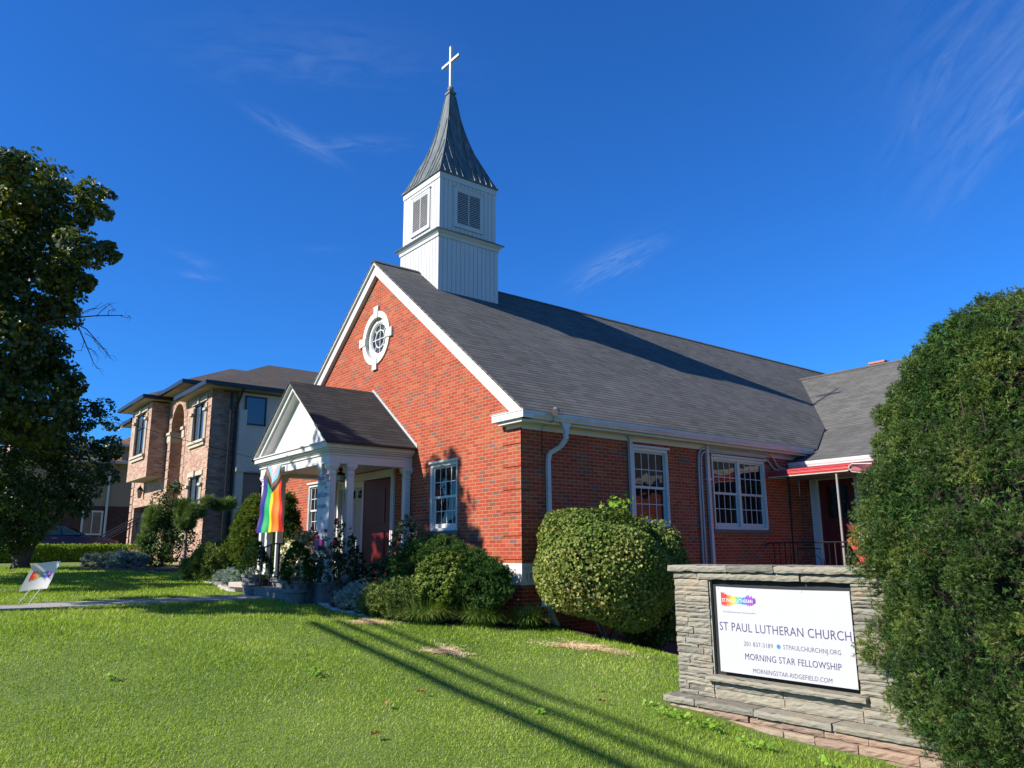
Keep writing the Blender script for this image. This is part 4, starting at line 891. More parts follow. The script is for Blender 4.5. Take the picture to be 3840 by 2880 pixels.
# straw laid on bare spots: each heap one thing
names = ['small pale straw patch nearest the porch bushes', 'pale straw patch in the middle of the lawn beside the long shadows', 'long pale straw patch in front of the big rounded shrub', 'thin dry straw strip along the bed edge under the corner', 'thin straw scatter below the strappy grass clumps', 'dry straw slope beside the basement window']
for i, (sx, sy, ra, rb2) in enumerate(STRAW):
    if i in (3, 4): continue
    k_ = int((4200 if i < 3 else 900) * max(.5, ra / .4)); qa = rng.random(k_) * 6.283; qr = np.abs(rng.normal(0, .62, k_)) * (1 + .45 * np.sin(3 * qa + i) + .25 * np.sin(7 * qa + 2 * i)); q = np.stack([sx + qr * ra * np.cos(qa), sy + qr * rb2 * np.sin(qa) + (.25 * qr * ra * np.cos(qa) if i == 2 else 0)], 1)
    az = rng.random(k_) * 6.283; L = rng.uniform(.03, .09, k_); w2 = .0028
    a_ = np.stack([np.cos(az), np.sin(az), rng.normal(0, .15, k_)], 1); s_ = np.stack([-np.sin(az), np.cos(az), np.zeros(k_)], 1) * w2; P = np.stack([q[:, 0], q[:, 1], gz(q[:, 0], q[:, 1]) + rng.uniform(.008, .035, k_)], 1)
    V = np.stack([P - a_ * L[:, None] / 2 - s_, P - a_ * L[:, None] / 2 + s_, P + a_ * L[:, None] / 2 + s_, P + a_ * L[:, None] / 2 - s_], 1).reshape(-1, 3)
    tag(npmesh('straw_patch', V, np.arange(4 * k_).reshape(-1, 4), 'straw_blade', rng.random(k_), origin=(sx, sy, G(sx, sy))), names[i], 'straw', 'straw patches on the lawn')
# a few fallen leaves
lab = ['curled tan fallen leaf %s' % s for s in ('left of the middle straw patch', 'low in the centre of the lawn', 'under the longest shadow', 'right of the long shadows', 'near the stone sign corner', 'at the bottom of the lawn', 'beside the walk', 'by the yard sign')]
for i, (u_, v_) in enumerate(((.5, -3.4), (3.5, -4.6), (3.2, -4.0), (4.0, -2.2), (4.5, -2.6), (4.4, -5.2), (-3.2, -5.6), (-4.4, -6.3))):
    b_ = MB(); zg = G(u_, v_) + .05; a = i * 1.3; c, s = math.cos(a), math.sin(a); R2 = lambda p, q, h: (u_ + .5 * (p * c - q * s), v_ + .5 * (p * s + q * c), zg + h)
    b_.add([R2(0, -.09, .0), R2(.05, -.06, .02), R2(.085, .0, .035), R2(.03, .02, .01), R2(.05, .07, .03), R2(0, .1, .0), R2(-.05, .06, .03), R2(-.03, .02, .01), R2(-.09, .0, .03), R2(-.05, -.06, .02)], [(0, 1, 2, 3), (3, 4, 5, 7), (5, 6, 7), (7, 8, 9, 0), (0, 3, 7)])
    tag(b_.build('fallen_leaf', 'fallen_leaf'), lab[i], 'leaf', 'fallen leaves on the lawn')
# pale edging stones
def rock(b_, c, s, rng, sq=.6):
    t = np.linspace(0, 2 * math.pi, 7, endpoint=False); k = len(b_.v); rr = s * rng.uniform(.7, 1.2, 7)
    for h, q in ((0, 1), (.55 * sq, 1.0), (sq, .7)):
        for j in range(7): b_.v.append((c[0] + rr[j] * q * math.cos(t[j]) * 1.4, c[1] + rr[j] * q * math.sin(t[j]), c[2] + h * s * rng.uniform(.85, 1.15)))
    fs = [(k + i * 7 + j, k + i * 7 + (j + 1) % 7, k + (i + 1) * 7 + (j + 1) % 7, k + (i + 1) * 7 + j) for i in range(2) for j in range(7)] + [tuple(k + 14 + j for j in range(7))]
    b_.f += fs; b_.m += [0] * len(fs); b_.r += [float(rng.random())] * len(fs)
r5 = np.random.default_rng(8)
def edging(pts, n, s, label):
    pts = np.array(pts); seg = np.linspace(0, len(pts) - 1, n)
    for q in seg:
        i = min(int(q), len(pts) - 2); p = pts[i] + (pts[i + 1] - pts[i]) * (q - i); b_ = MB(); rock(b_, (p[0], p[1], G(*p) - .02), s * r5.uniform(.7, 1.3), r5); tag(b_.build('edging_stone', 'stone_edge'), label, 'stone', label.replace('stone', 'stones'))
edging([(-13.0, -1.95), (-12.4, -1.9)], 4, .12, 'pale stone at the far end of the bed left of the porch')
edging([(-11.2, -1.86), (-9.6, -2.0), (-8.2, -2.28), (-7.3, -2.42)], 24, .10, 'flat pale stone edging the bed left of the porch')
edging([(-3.6, -2.0), (-3.2, -2.06), (-2.6, -2.02), (-1.9, -1.95)], 13, .085, 'small pale stone edging the bed right of the porch')
b_ = MB(); b_.obox((-8.6, -1.75, G(-8.6, -1.75) + .07), (.33, .06, 0), (-.05, .2, 0), (0, 0, .06)); tag(b_.build('stone_slab', 'stone_edge', bevel=.01), 'flat rectangular pale slab lying in the mulch left of the porch', 'stone')

# ================================================================== STONE SIGN
sign = empty('stone_sign', (6.0, -1.6, -3.15), 'stacked grey stone monument wall with thick coping holding the church banner', 'sign wall')
YS = -1.80
rs = np.random.default_rng(33)
def stone(b_, x0, x1, z0, z1, yf, dep, rough=.010, mi=0):
    nx = max(2, int((x1 - x0) / .05)); nz = max(2, int((z1 - z0) / .022)); rnd = float(rs.random()); k = len(b_.v); off = rs.uniform(-.012, .008)
    e = .003
    for j in range(nz + 1):
        for i in range(nx + 1):
            a, c = i / nx, j / nz; edge = (i in (0, nx)) or (j in (0, nz))
            jx = rs.normal(0, .0022) ; jz = rs.normal(0, .0025)
            b_.v.append((x0 + e + (x1 - x0 - 2 * e) * a + jx, yf + off + (.009 if edge else rs.normal(0, rough * .42)), z0 + e + (z1 - z0 - 2 * e) * c + jz))
    W_ = nx + 1; fs = [(k + j * W_ + i, k + j * W_ + i + 1, k + (j + 1) * W_ + i + 1, k + (j + 1) * W_ + i) for j in range(nz) for i in range(nx)]
    kb = len(b_.v); cs_ = [0, nx, (nz + 1) * W_ - 1, nz * W_]
    loop = [i for i in range(nx + 1)] + [j * W_ + nx for j in range(1, nz + 1)] + [nz * W_ + i for i in range(nx - 1, -1, -1)] + [j * W_ for j in range(nz - 1, 0, -1)]
    for q in loop: vx = b_.v[k + q]; b_.v.append((vx[0], yf + dep, vx[2]))
    n_ = len(loop); fs += [(k + loop[i], kb + i, kb + (i + 1) % n_, k + loop[(i + 1) % n_]) for i in range(n_)]
    b_.f += fs; b_.m += [mi] * len(fs); b_.r += [rnd] * len(fs)
def courses(b_, x0, x1, z0, z1, yf, dep, hmin=.045, hmax=.10, lmin=.12, lmax=.42, **kw):
    z = z0
    while z < z1 - .02:
        h = rs.uniform(hmin, hmax)
        if z1 - z - h < hmin: h = z1 - z
        xx = x0
        while xx < x1 - .02:
            L = rs.uniform(lmin, lmax)
            if x1 - xx - L < lmin * .7: L = x1 - xx
            stone(b_, xx, xx + L, z, z + h, yf + rs.normal(0, .003), dep, **kw); xx += L
        z += h
b_ = MB()
courses(b_, 4.86, 5.32, -2.98, -1.80, YS, .1, .030, .068, .10, .36); courses(b_, 6.89, 7.55, -2.75, -1.80, YS, .1, .030, .068, .10, .4)
courses(b_, 5.33, 6.9, -2.98, -2.80, YS, .1, .08, .1, .3, .8)
courses(b_, 6.9, 7.75, -2.98, -2.75, YS, .1, .05, .1, .2, .5)
stone(b_, 4.86, 5.18, -1.795, -1.725, YS, .12); stone(b_, 5.19, 6.4, -1.800, -1.724, YS - .012, .12, .01); stone(b_, 6.41, 7.5, -1.800, -1.724, YS - .012, .12, .01)
stw = b_.build('stonework', 'grey_fieldstone', sign)
MB().box(4.875, 7.5, YS + .10, YS + .48, -3.3, -1.72).box(4.875, 5.33, YS + .022, YS + .1, -2.97, -1.8).box(6.93, 7.5, YS + .022, YS + .1, -2.97, -1.8).box(5.33, 6.93, YS + .022, YS + .1, -2.97, -2.81).box(4.9, 7.45, YS + .022, YS + .1, -1.795, -1.73).box(4.92, 7.8, YS - .07, YS + .3, -3.3, -3.09).build('mortar_core', 'mortar', sign)
b_ = MB()
for x0, x1 in ((4.82, 5.60), (5.605, 6.15), (6.155, 7.6)):
    stone(b_, x0, x1, -1.722, -1.652, YS - .05, .56, .008)
    b_.add([(x0 + .004, YS - .04, -1.655), (x1 - .004, YS - .04, -1.655), (x1 - .004, YS + .5, -1.653), (x0 + .004, YS + .5, -1.653)], [(0, 1, 2, 3)], 0, float(rs.random()) * .4)
b_.box(4.83, 7.6, YS + .45, YS + .51, -1.72, -1.66)
b_.build('coping', 'grey_fieldstone', sign)
b_ = MB(); stone(b_, 5.27, 6.98, -2.805, -2.752, YS - .075, .2, .006); b_.add([(5.28, YS - .07, -2.752), (6.97, YS - .07, -2.752), (6.97, YS + .1, -2.748), (5.28, YS + .1, -2.748)], [(0, 1, 2, 3)], 0, .3); b_.build('sill', 'grey_fieldstone', sign)
b_ = MB()
for x0, x1 in ((4.79, 5.2), (5.205, 5.9), (5.905, 6.7), (6.705, 8.0)):
    stone(b_, x0, x1, -3.05, -2.985, YS - .19, .3, .008); b_.add([(x0 + .005, YS - .18, -2.988), (x1 - .005, YS - .18, -2.988), (x1 - .005, YS + .05, -2.982), (x0 + .005, YS + .05, -2.982)], [(0, 1, 2, 3)], 0, float(rs.random()) * .5)
b_.build('ledge', 'grey_fieldstone', sign)
b_ = MB(); courses(b_, 4.84, 8.2, -3.12, -3.052, YS - .15, .2, .05, .07, .25, .7, rough=.01); courses(b_, 4.92, 8.4, -3.20, -3.122, YS - .19, .24, .05, .08, .3, .8, rough=.01); courses(b_, 5.3, 8.6, -3.30, -3.20, YS - .25, .3, .05, .08, .3, .8, rough=.01)
b_.build('base_course', 'red_fieldstone', sign)
b_ = MB(); b_.box(5.33, 6.92, YS + .06, YS + .098, -2.80, -1.80); b_.build('backing_board', 'sign_board_black', sign)
# banner: hangs in the niche, slightly rippled
fb_ = FX(YS + .03)
ban = MB(); nx, nz = 48, 28; BX0, BX1, BZ0, BZ1 = 5.425, 6.885, -2.705, -1.868
for j in range(nz + 1):
    for i in range(nx + 1):
        a, c = i / nx, j / nz; rip = .006 * (.5 + .5 * math.sin(a * 9 + c * 2)) * (1 - (2 * c - 1) ** 6) + .004 * math.sin(a * 31) * max(0, c - .9) * 10 + .006 * (.5 + .5 * math.sin(c * 7 + 1)) * (1 - (2 * a - 1) ** 6)
        z_ = BZ0 + (BZ1 - BZ0) * c - .008 * math.sin(math.pi * a) * (c > .99) ; ban.v.append((BX0 + (BX1 - BX0) * a, YS - .0055 + rip * .1, z_))
ban.f = [(j * (nx + 1) + i, j * (nx + 1) + i + 1, (j + 1) * (nx + 1) + i + 1, (j + 1) * (nx + 1) + i) for j in range(nz) for i in range(nx)]; ban.m = [0] * len(ban.f); ban.r = [0.] * len(ban.f)
banner = ban.build('banner', 'banner_vinyl', smooth=True)
tag(banner, 'wide white vinyl banner lettered ST PAUL LUTHERAN CHURCH set in the stone sign', 'banner')
FB = lambda a, z, d: (a, YS - .0062 - d, z)
fit('ST PAUL LUTHERAN CHURCH', 5.445, 6.865, -2.300, .082, 'text_indigo', FB, .0, banner)
fit('201 837-3189', 5.725, 6.055, -2.432, .042, 'text_grey', FB, .0, banner)
MB().prism([(6.118 + .021 * math.cos(t), -2.409 + .021 * math.sin(t)) for t in np.linspace(0, 6.283, 20, endpoint=False)], lambda a, z, d: (a, YS - .0070 + d, z), .0008).build('printed_dot', 'text_blue', banner)
fit('STPAULCHURCHNJ.ORG', 6.168, 6.752, -2.428, .042, 'text_grey', FB, .0, banner)
fit('MORNING STAR FELLOWSHIP', 5.73, 6.745, -2.562, .060, 'text_indigo', FB, .0, banner)
fit('MORNINGSTAR-RIDGEFIELD.COM', 5.81, 6.64, -2.680, .042, 'text_grey', FB, .0, banner, skew=.15)
splash(FB, 5.485, 5.895, -2.088, -1.910, .0004, banner)
fit('ST.PAUL LUTHERAN', 5.498, 5.862, -2.018, .034, 'text_white', FB, .003, banner, bold=.006)
fit("We are God's love in action! Come journey with us!", 5.50, 5.89, -2.122, .014, 'text_grey', FB, .0, banner, skew=.2)
MB().box(5.535, 5.539, YS - .0082, YS - .0076, -1.975, -1.935).box(5.524, 5.550, YS - .0083, YS - .0077, -1.957, -1.953).build('printed_cross', 'wire_black', banner)
b_ = MB()
for x_, z_ in ((5.445, -1.885), (5.8, -1.885), (6.4, -1.885), (6.87, -1.885), (5.445, -2.69), (6.865, -2.69)): b_.prism([(x_ + .011 * math.cos(t), z_ + .011 * math.sin(t)) for t in np.linspace(0, 6.283, 12, endpoint=False)], lambda a, z, d: (a, YS - .0085 + d, z), .002)
b_.build('grommet', 'stake_metal', banner)

# ================================================================== FLAG, PORCH BANNER, RAILING, POTS
fo = MB(); nx, nz = 40, 46; TL, TR = np.array((-6.87, -1.99, .47)), np.array((-5.97, -1.99, .44)); BL, BR = np.array((-6.98, -2.08, -1.05)), np.array((-5.98, -1.86, -1.02))
for j in range(nz + 1):
    c = j / nz
    for i in range(nx + 1):
        a = i / nx; p = (TL * (1 - a) + TR * a) * c + (BL * (1 - a) + BR * a) * (1 - c); wv = .05 * math.sin(a * 13 + 1.5 * c) * (1 - c) ** .5 + .022 * math.sin(a * 27 - 2 * c + 3 * c * c) * (1 - c) ** .6 + .012 * math.sin(c * 17 + a * 5); p = p + np.array((.25, -1, 0)) * wv; fo.v.append(tuple(p))
fo.f = [(j * (nx + 1) + i, j * (nx + 1) + i + 1, (j + 1) * (nx + 1) + i + 1, (j + 1) * (nx + 1) + i) for j in range(nz) for i in range(nx)]; fo.m = [0] * len(fo.f); fo.r = [0.] * len(fo.f)
flag = fo.build('pride_flag', 'pride_cloth', smooth=True); tag(flag, 'rainbow pride flag with chevrons hanging from the front of the porch', 'flag')
k = 0; uvl = flag.data.uv_layers[0].data
for p in flag.data.polygons:
    for li in p.loop_indices: vi = flag.data.loops[li].vertex_index; uvl[li].uv = ((vi % (nx + 1)) / nx, (vi // (nx + 1)) / nz)
pb = MB(); n = 12; P0, P1 = np.array((-4.26, -1.905)), np.array((-3.70, -1.905))
for j in range(25):
    for i in range(n + 1): a = i / n; c = j / 24; pb.v.append((P0[0] * (1 - a) + P1[0] * a, -1.90 - .012 * math.sin(a * 3.1) - .008 * math.sin(a * 9 + c * 6), .04 - 1.62 * c))
pb.f = [(j * (n + 1) + i, (j + 1) * (n + 1) + i, (j + 1) * (n + 1) + i + 1, j * (n + 1) + i + 1) for j in range(24) for i in range(n)]; pb.m = [0] * len(pb.f); pb.r = [0.] * len(pb.f)
pbn = pb.build('porch_banner', 'banner_vinyl', smooth=True); tag(pbn, 'tall narrow white banner tied to the porch corner columns', 'banner')
fpb = FX(-1.93)
fit('We are', -4.13, -3.83, -.17, .10, 'text_teal', fpb, -.002, pbn); fit("God's Love", -4.24, -3.73, -.40, .11, 'text_navy', fpb, -.002, pbn, bold=.01); fit('in Action', -4.20, -3.80, -.62, .10, 'text_navy', fpb, -.002, pbn, bold=.01)
fit('Love', -4.06, -3.93, -.84, .06, 'text_pink', fpb, -.002, pbn); fit('in', -4.03, -3.96, -.98, .05, 'text_pink', fpb, -.002, pbn); fit('Renewal', -4.18, -3.86, -1.11, .07, 'text_pink', fpb, -.002, pbn, skew=.2)
MB().box(-4.22, -3.84, -1.934, -1.928, -1.44, -1.24).build('printed_panel', 'magenta_print', pbn)
b_ = MB()
for x_, z_, r_ in ((-4.18, -.01, .05), (-4.09, -.03, .04), (-3.98, -.02, .045), (-3.78, .0, .05), (-3.74, -.08, .035), (-3.82, -.22, .03)):
    for t in range(5): a = t * 1.2566; b_.prism([(x_ + r_ * .6 * math.cos(a) + r_ * .42 * math.cos(q), z_ + r_ * .6 * math.sin(a) + r_ * .42 * math.sin(q)) for q in np.linspace(0, 6.283, 8, endpoint=False)], lambda aa, z, d, t=t: (aa, -1.931 - .0003 * t + d, z), .0002)
b_.build('printed_flowers', 'text_pink', pbn)
pr2 = empty('porch_railing', (-5.9, -2.2, -2.2), 'short black wrought iron handrail with a scroll end on the porch steps', 'railing')
MB().box(-5.912, -5.888, -2.36, -2.336, -2.20, -1.36).box(-5.912, -5.888, -2.17, -2.15, -2.2, -1.33).box(-5.915, -5.885, -1.99, -1.96, -2.05, -1.30).build('post', 'black_iron', pr2)
sc = [(-5.9, -1.86, -1.295), (-5.9, -2.12, -1.295), (-5.9, -2.2, -1.33), (-5.9, -2.36, -1.39), (-5.9, -2.44, -1.46), (-5.9, -2.47, -1.53), (-5.9, -2.44, -1.58), (-5.9, -2.39, -1.57), (-5.9, -2.38, -1.52), (-5.9, -2.41, -1.50)]
MB().tube(sc, .016, 6).tube([(-5.9, -2.34, -2.08), (-5.9, -2.15, -1.99), (-5.9, -1.97, -1.99)], .012, 6).build('handrail', 'black_iron', pr2)
def planter(x, y, label):
    z = G(x, y); r_ = empty('planter', (x, y, z), label, 'planter', 'stone planters beside the porch steps')
    MB().lathe([(.001, 0), (.19, 0), (.215, .16), (.235, .19), (.245, .20), (.245, .22), (.235, .24), (.24, .36), (.265, .37), (.27, .42), (.22, .42), (.20, .36), (.001, .36)], (x, y, z), 26).build('pot', 'planter_stone', r_, smooth=False)
    b_ = MB()
    for k in range(9):
        a = k * .698; c = (x + .243 * math.cos(a), y + .243 * math.sin(a), z + .30)
        for t in range(5):
            q = t * 1.2566; b_.tube([c, (c[0] - math.sin(a) * .045 * math.cos(q) + .006 * math.cos(a), c[1] + math.cos(a) * .045 * math.cos(q) + .006 * math.sin(a), c[2] + .045 * math.sin(q))], [.012, .004], 4)
    b_.build('relief', 'planter_relief', r_); MB().lathe([(.001, .37), (.2, .37)], (x, y, z), 16).build('soil', 'soil_and_core', r_)
    return z
PL = [(-6.38, -2.32, 'grey carved stone planter left of the porch steps'), (-4.00, -2.38, 'grey carved stone planter right of the porch steps under the roses')]
cone = lambda t: .98 * np.clip(1.12 * (1 - t), 0, 1) ** .62 * np.clip(t * 9, 0, 1) ** .4
for i, (x_, y_, lb) in enumerate(PL):
    z_ = planter(x_, y_, lb)
    sh = shrub('dwarf_conifer', 'dark dwarf conifer in the %s planter' % ('left' if i == 0 else 'right'), 'shrub', (x_, y_, z_ + .75), (.33 - .03 * i, .33 - .03 * i, .43), 3600, FEATHER, (.03, .055), 'dark_yew_needle', clump=.03, group='dwarf conifers in the porch planters', base=z_ + .36, power=lambda t: 1.10 * np.clip(1.3 * (1 - t), 0, 1) ** .55 * np.clip(t * 5 + .3, .0, 1) ** .5, seed=40 + i, stems=2, stemr=.01, updir=.8)

# ================================================================== SHRUBS BY THE CHURCH
shrub('clipped_shrub', 'big dense clipped light green shrub rounded on top beside the church corner', 'shrub', (1.27, .80, -1.78), (1.08, 1.08, 1.05), 40000, ROUND, (.030, .060), 'privet_leaf', clump=0, power=lambda t: np.interp(t, [0, .12, .3, .5, .75, .9, 1], [.28, .70, .97, 1.07, 1.0, .76, .30]), lump=.14, inner=.72, stems=9, seed=1, jit=.8, updir=.15, sharp=14, k=110, stemr=.03)
shrub('clipped_shrub', 'leafy shrub merging behind the right side of the big clipped shrub', 'shrub', (1.15, 1.95, -2.1), (.72, .72, 1.02), 14000, ROUND, (.035, .066), 'privet_leaf', lump=.10, inner=.75, stems=8, seed=2, jit=.6, sharp=8, k=40, stemr=.025)
b_ = np.random.default_rng(6); sh = empty('maple_seedling', (1.2, 1.2, -.9), 'small maple seedling poking out of the top of the clipped shrub', 'plant')
P = np.array((1.25, 1.15, -.70)) + b_.normal(size=(60, 3)) * np.array((.14, .12, .05)); scatter('foliage', P, b_.normal(size=(60, 3)) + (0, 0, 1.2), *MAPLE_T, (.06, .1), 'weed_leaf', sh, rng=b_)
shrub('dark_yew_hedge', 'dark green spreading yew mass against the facade under the window', 'shrub', (-1.30, -.72, -1.98), (1.5, .56, .55), 16000, FEATHER, (.05, .09), 'dark_yew_needle', lump=.2, seed=3, stems=6, updir=.5, k=40, sharp=9)
shrub('holly_bush', 'round golden green holly bush in front of the dark yew mass', 'shrub', (-.75, -1.12, -1.97), (.56, .52, .44), 11000, LEAF, (.035, .06), 'holly_leaf', clump=.05, lump=.2, seed=4, stems=6, sharp=8, k=40)
shrub('low_juniper', 'low spreading juniper with feathery green tips at the bed edge', 'shrub', (-1.55, -1.48, -2.34), (.98, .50, .30), 9000, FEATHER, (.06, .11), 'juniper_leaf', lump=.22, seed=5, stems=10, updir=.7, k=50, sharp=10, inner=.6)
shrub('low_juniper', 'small green juniper sprig below the rose bush', 'shrub', (-2.9, -1.62, -2.40), (.55, .35, .22), 2500, FEATHER, (.05, .09), 'blue_juniper_leaf', lump=.25, seed=6, stems=4, updir=.7)
shrub('euonymus_bush', 'small grey green variegated bush under the left edge of the facade window', 'shrub', (-3.05, -.50, -1.32), (.40, .34, .55), 3500, LEAF, (.04, .07), 'euonymus_leaf', lump=.18, seed=7, stems=5, sharp=9, k=40, power=lambda t: 1.05 * np.clip(1.4 * (1 - t), 0, 1) ** .5 * np.clip(t * 6 + .3, 0, 1))
shrub('low_shrub', 'dark low shrub filling the bed between the roses and the yew', 'shrub', (-3.0, -.95, -2.1), (.8, .5, .48), 5000, LEAF, (.04, .07), 'rose_leaf', lump=.2, seed=17, stems=5)
shrub('variegated_shrub', 'cream and green variegated shrub on the porch edge behind the right planter', 'shrub', (-6.15, -1.35, -1.62), (.48, .42, .58), 4500, ROUND, (.05, .085), 'varieg_leaf', lump=.15, seed=8, stems=5, base=-2.05)
rose = shrub('rose_bush', 'tall dark rose bush with red blooms in front of the porch columns', 'rose bush', (-3.95, -1.55, -1.80), (.74, .55, .80), 13000, LEAF, (.035, .06), 'rose_leaf', clump=.05, lump=.42, seed=9, stems=16, inner=.45, jit=1.0, k=40, sharp=9, stemr=.012)
rr = np.random.default_rng(15)
for (dx, dy, dz) in ((-.50, -.25, .62), (-.12, -.35, .50), (.08, -.42, .42), (.30, -.20, .75), (.46, -.30, .32), (-.22, -.40, .38), (.12, -.3, .55)):
    b_ = MB(); c = (-3.80 + dx * 1.2, -1.62 + dy * 1.15, -1.62 + dz)
    for q in range(14):
        d = rr.normal(size=3); d /= np.linalg.norm(d); e = np.cross(d, rr.normal(size=3)); e /= np.linalg.norm(e); f2 = np.cross(d, e); s_ = .032; p = np.array(c) + d * .022
        b_.add([p - e * s_, p - f2 * s_ * .8 + d * .01, p + e * s_, p + f2 * s_ * .8 + d * .01], [(0, 1, 2, 3)])
    b_.build('bloom', 'rose_petal', rose)
def strappy(name, label, c, rad, n, seed, L=.42):
    rg = np.random.default_rng(seed); V = []; F = []; R_ = []
    for i in range(n):
        a = rg.uniform(0, 6.283); rr_ = rg.random() ** .5; b0 = np.array((c[0] + math.cos(a) * rr_ * rad * .45, c[1] + math.sin(a) * rr_ * rad * .45, 0)); b0[2] = G(b0[0], b0[1]); a2 = a + rg.normal(0, .5); ln = L * rg.uniform(.6, 1.15); out = rg.uniform(.35, 1.0); w_ = .006; sd = np.array((-math.sin(a2), math.cos(a2), 0)) * w_; k = len(V)
        for t in (0, .4, .75, 1.0):
            p = b0 + np.array((math.cos(a2), math.sin(a2), 0)) * (ln * out * t) + np.array((0, 0, 1)) * ln * (1.25 * t - 1.05 * t * t * out); s_ = 1 - .75 * t; V += [p - sd * s_, p + sd * s_]
        F += [(k, k + 1, k + 3, k + 2), (k + 2, k + 3, k + 5, k + 4), (k + 4, k + 5, k + 7, k + 6)]; R_ += [rg.random()] * 3
    o = npmesh(name, np.array(V), np.array(F), 'liriope_blade', np.array(R_), origin=(c[0], c[1], G(*c))); tag(o, label, 'ornamental grass', 'strappy grass clumps along the bed')
strappy('strappy_grass', 'leftmost strappy grass clump in front of the holly bush', (-.72, -1.50), .62, 1700, 1, .52)
strappy('strappy_grass', 'middle strappy grass clump left of the cornerstone', (-.12, -.78), .5, 1300, 2, .46)
strappy('strappy_grass', 'strappy grass clump directly below the cornerstone', (.26, -.12), .42, 1000, 3, .44)
arb = lambda t: .50 * np.clip(1.05 * (1 - t), 0, 1) ** .55 * np.clip(t * 4 + .45, 0, 1) ** .6
shrub('arborvitae', 'tall rounded bright green arborvitae left of the porch flag', 'shrub', (-10.55, -.9, -1.12), (.62, .62, 1.16), 15000, FEATHER, (.05, .09), 'arbor_leaf', power=lambda t: 1.08 * np.clip(1.5 * (1 - t), 0, 1) ** .5 * np.clip(t * 3 + .55, 0, 1) ** .6, seed=10, stems=3, updir=1.0, lump=.08, group='conical evergreens beside the porch')
shrub('arborvitae', 'slim dark arborvitae between the porch columns and the facade', 'shrub', (-8.1, -.95, -1.18), (.5, .5, 1.15), 9000, FEATHER, (.05, .08), 'dark_yew_needle', power=lambda t: 1.05 * np.clip(1.03 * (1 - t), 0, 1) ** .6 * np.clip(t * 4 + .6, 0, 1) ** .6, seed=11, stems=3, updir=1.0, lump=.08, group='conical evergreens beside the porch')
shrub('spreading_juniper', 'wide layered juniper at the left end of the porch bed', 'shrub', (-11.7, -1.20, -1.80), (1.20, .80, .46), 15000, FEATHER, (.09, .16), 'juniper_leaf', lump=.30, seed=12, stems=8, updir=.35, k=50, sharp=9, inner=.6)
shrub('low_juniper', 'low bluish groundcover juniper in front of the layered juniper', 'shrub', (-10.1, -1.35, -2.15), (.9, .35, .16), 4500, FEATHER, (.06, .10), 'blue_juniper_leaf', lump=.3, seed=13, stems=4, updir=.6)
# big yew at the right
yp = [(-3.3, .62), (-3.16, .95), (-2.97, 1.16), (-2.85, 1.30), (-2.48, 1.40), (-2.27, 1.44), (-2.0, 1.40), (-1.69, 1.44), (-1.45, 1.48), (-1.18, 1.48), (-.98, 1.43), (-.77, 1.33), (-.51, 1.28), (-.31, 1.18), (-.11, 1.07), (.05, 1.02), (.17, .90), (.34, .72), (.44, .45), (.52, .1)]
yew = empty('yew_bush', (8.46, -1.5, G(8.46, -1.5)), 'huge dense yew bush filling the right edge beside the stone sign', 'yew bush')
ry = np.random.default_rng(77)
NC = 1000
zc = ry.uniform(-3.15, .50, NC); rc = np.interp(zc, [p[0] for p in yp], [p[1] for p in yp]); ac = ry.uniform(0, 6.283, NC)
K = ry.uniform(size=(90, 2)) * np.array([6.283, 3.7]) + np.array([0, -3.2]); am = ry.uniform(-1, 1, 90)
dk = np.abs((ac[:, None] - K[None, :, 0] + math.pi) % (2 * math.pi) - math.pi) * 1.3
bc = np.clip((np.exp(-(dk ** 2 + (zc[:, None] - K[None, :, 1]) ** 2) / .03) * am).sum(1), -1.2, 1.2)
rc = rc * (1 + .075 * bc) - .14 - .06 * np.clip((zc + 1.2) / 1.2, 0, 1) - np.abs(ry.normal(0, .08, NC)) + .09 * (ry.random(NC) < .12)
C3 = np.stack([8.46 + rc * np.cos(ac), -1.5 + rc * np.sin(ac), zc], 1); CR = ry.uniform(.07, .165, NC); OUT = np.stack([np.cos(ac), np.sin(ac), .45 + 0 * ac], 1)
mclump = 66; idx = np.repeat(np.arange(NC), mclump); D = ry.normal(size=(len(idx), 3)); D /= np.linalg.norm(D, axis=1, keepdims=True); D += .65 * OUT[idx]; D /= np.linalg.norm(D, axis=1, keepdims=True)
P = C3[idx] + D * (CR[idx] * ry.uniform(.3, 1.0, len(idx)) ** .8)[:, None]; N = D + .55 * OUT[idx] + .35 * ry.normal(size=D.shape)
kp = (P[:, 2] > gz(P[:, 0], P[:, 1]) + .02) & ~((P[:, 2] < -2.75) & (ry.random(len(P)) < .5))
tint = ry.normal(0, .17, NC)
scatter('foliage', P[kp], N[kp], *YEW, (.035, .062), 'yew_needle', yew, rng=ry, rb=(.40 + .12 * bc + tint)[idx][kp])
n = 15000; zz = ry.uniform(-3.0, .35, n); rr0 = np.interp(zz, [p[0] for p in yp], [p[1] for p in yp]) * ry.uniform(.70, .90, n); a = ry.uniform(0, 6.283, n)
P = np.stack([8.46 + rr0 * np.cos(a), -1.5 + rr0 * np.sin(a), zz], 1); scatter('inner_foliage', P, np.stack([np.cos(a), np.sin(a), 0 * a], 1) + ry.normal(size=(n, 3)), *YEW, (.06, .11), 'dark_yew_needle', yew, rng=ry)  # darker needle layer paints the deep shade between the tufts
MB().lathe([(r_ * .62, z_) for z_, r_ in yp] + [(.001, .40)], (8.46, -1.5, 0), 20).build('dark_core', 'soil_and_core', yew)  # closed dark core added in place of the shaded bush interior
b_ = MB()
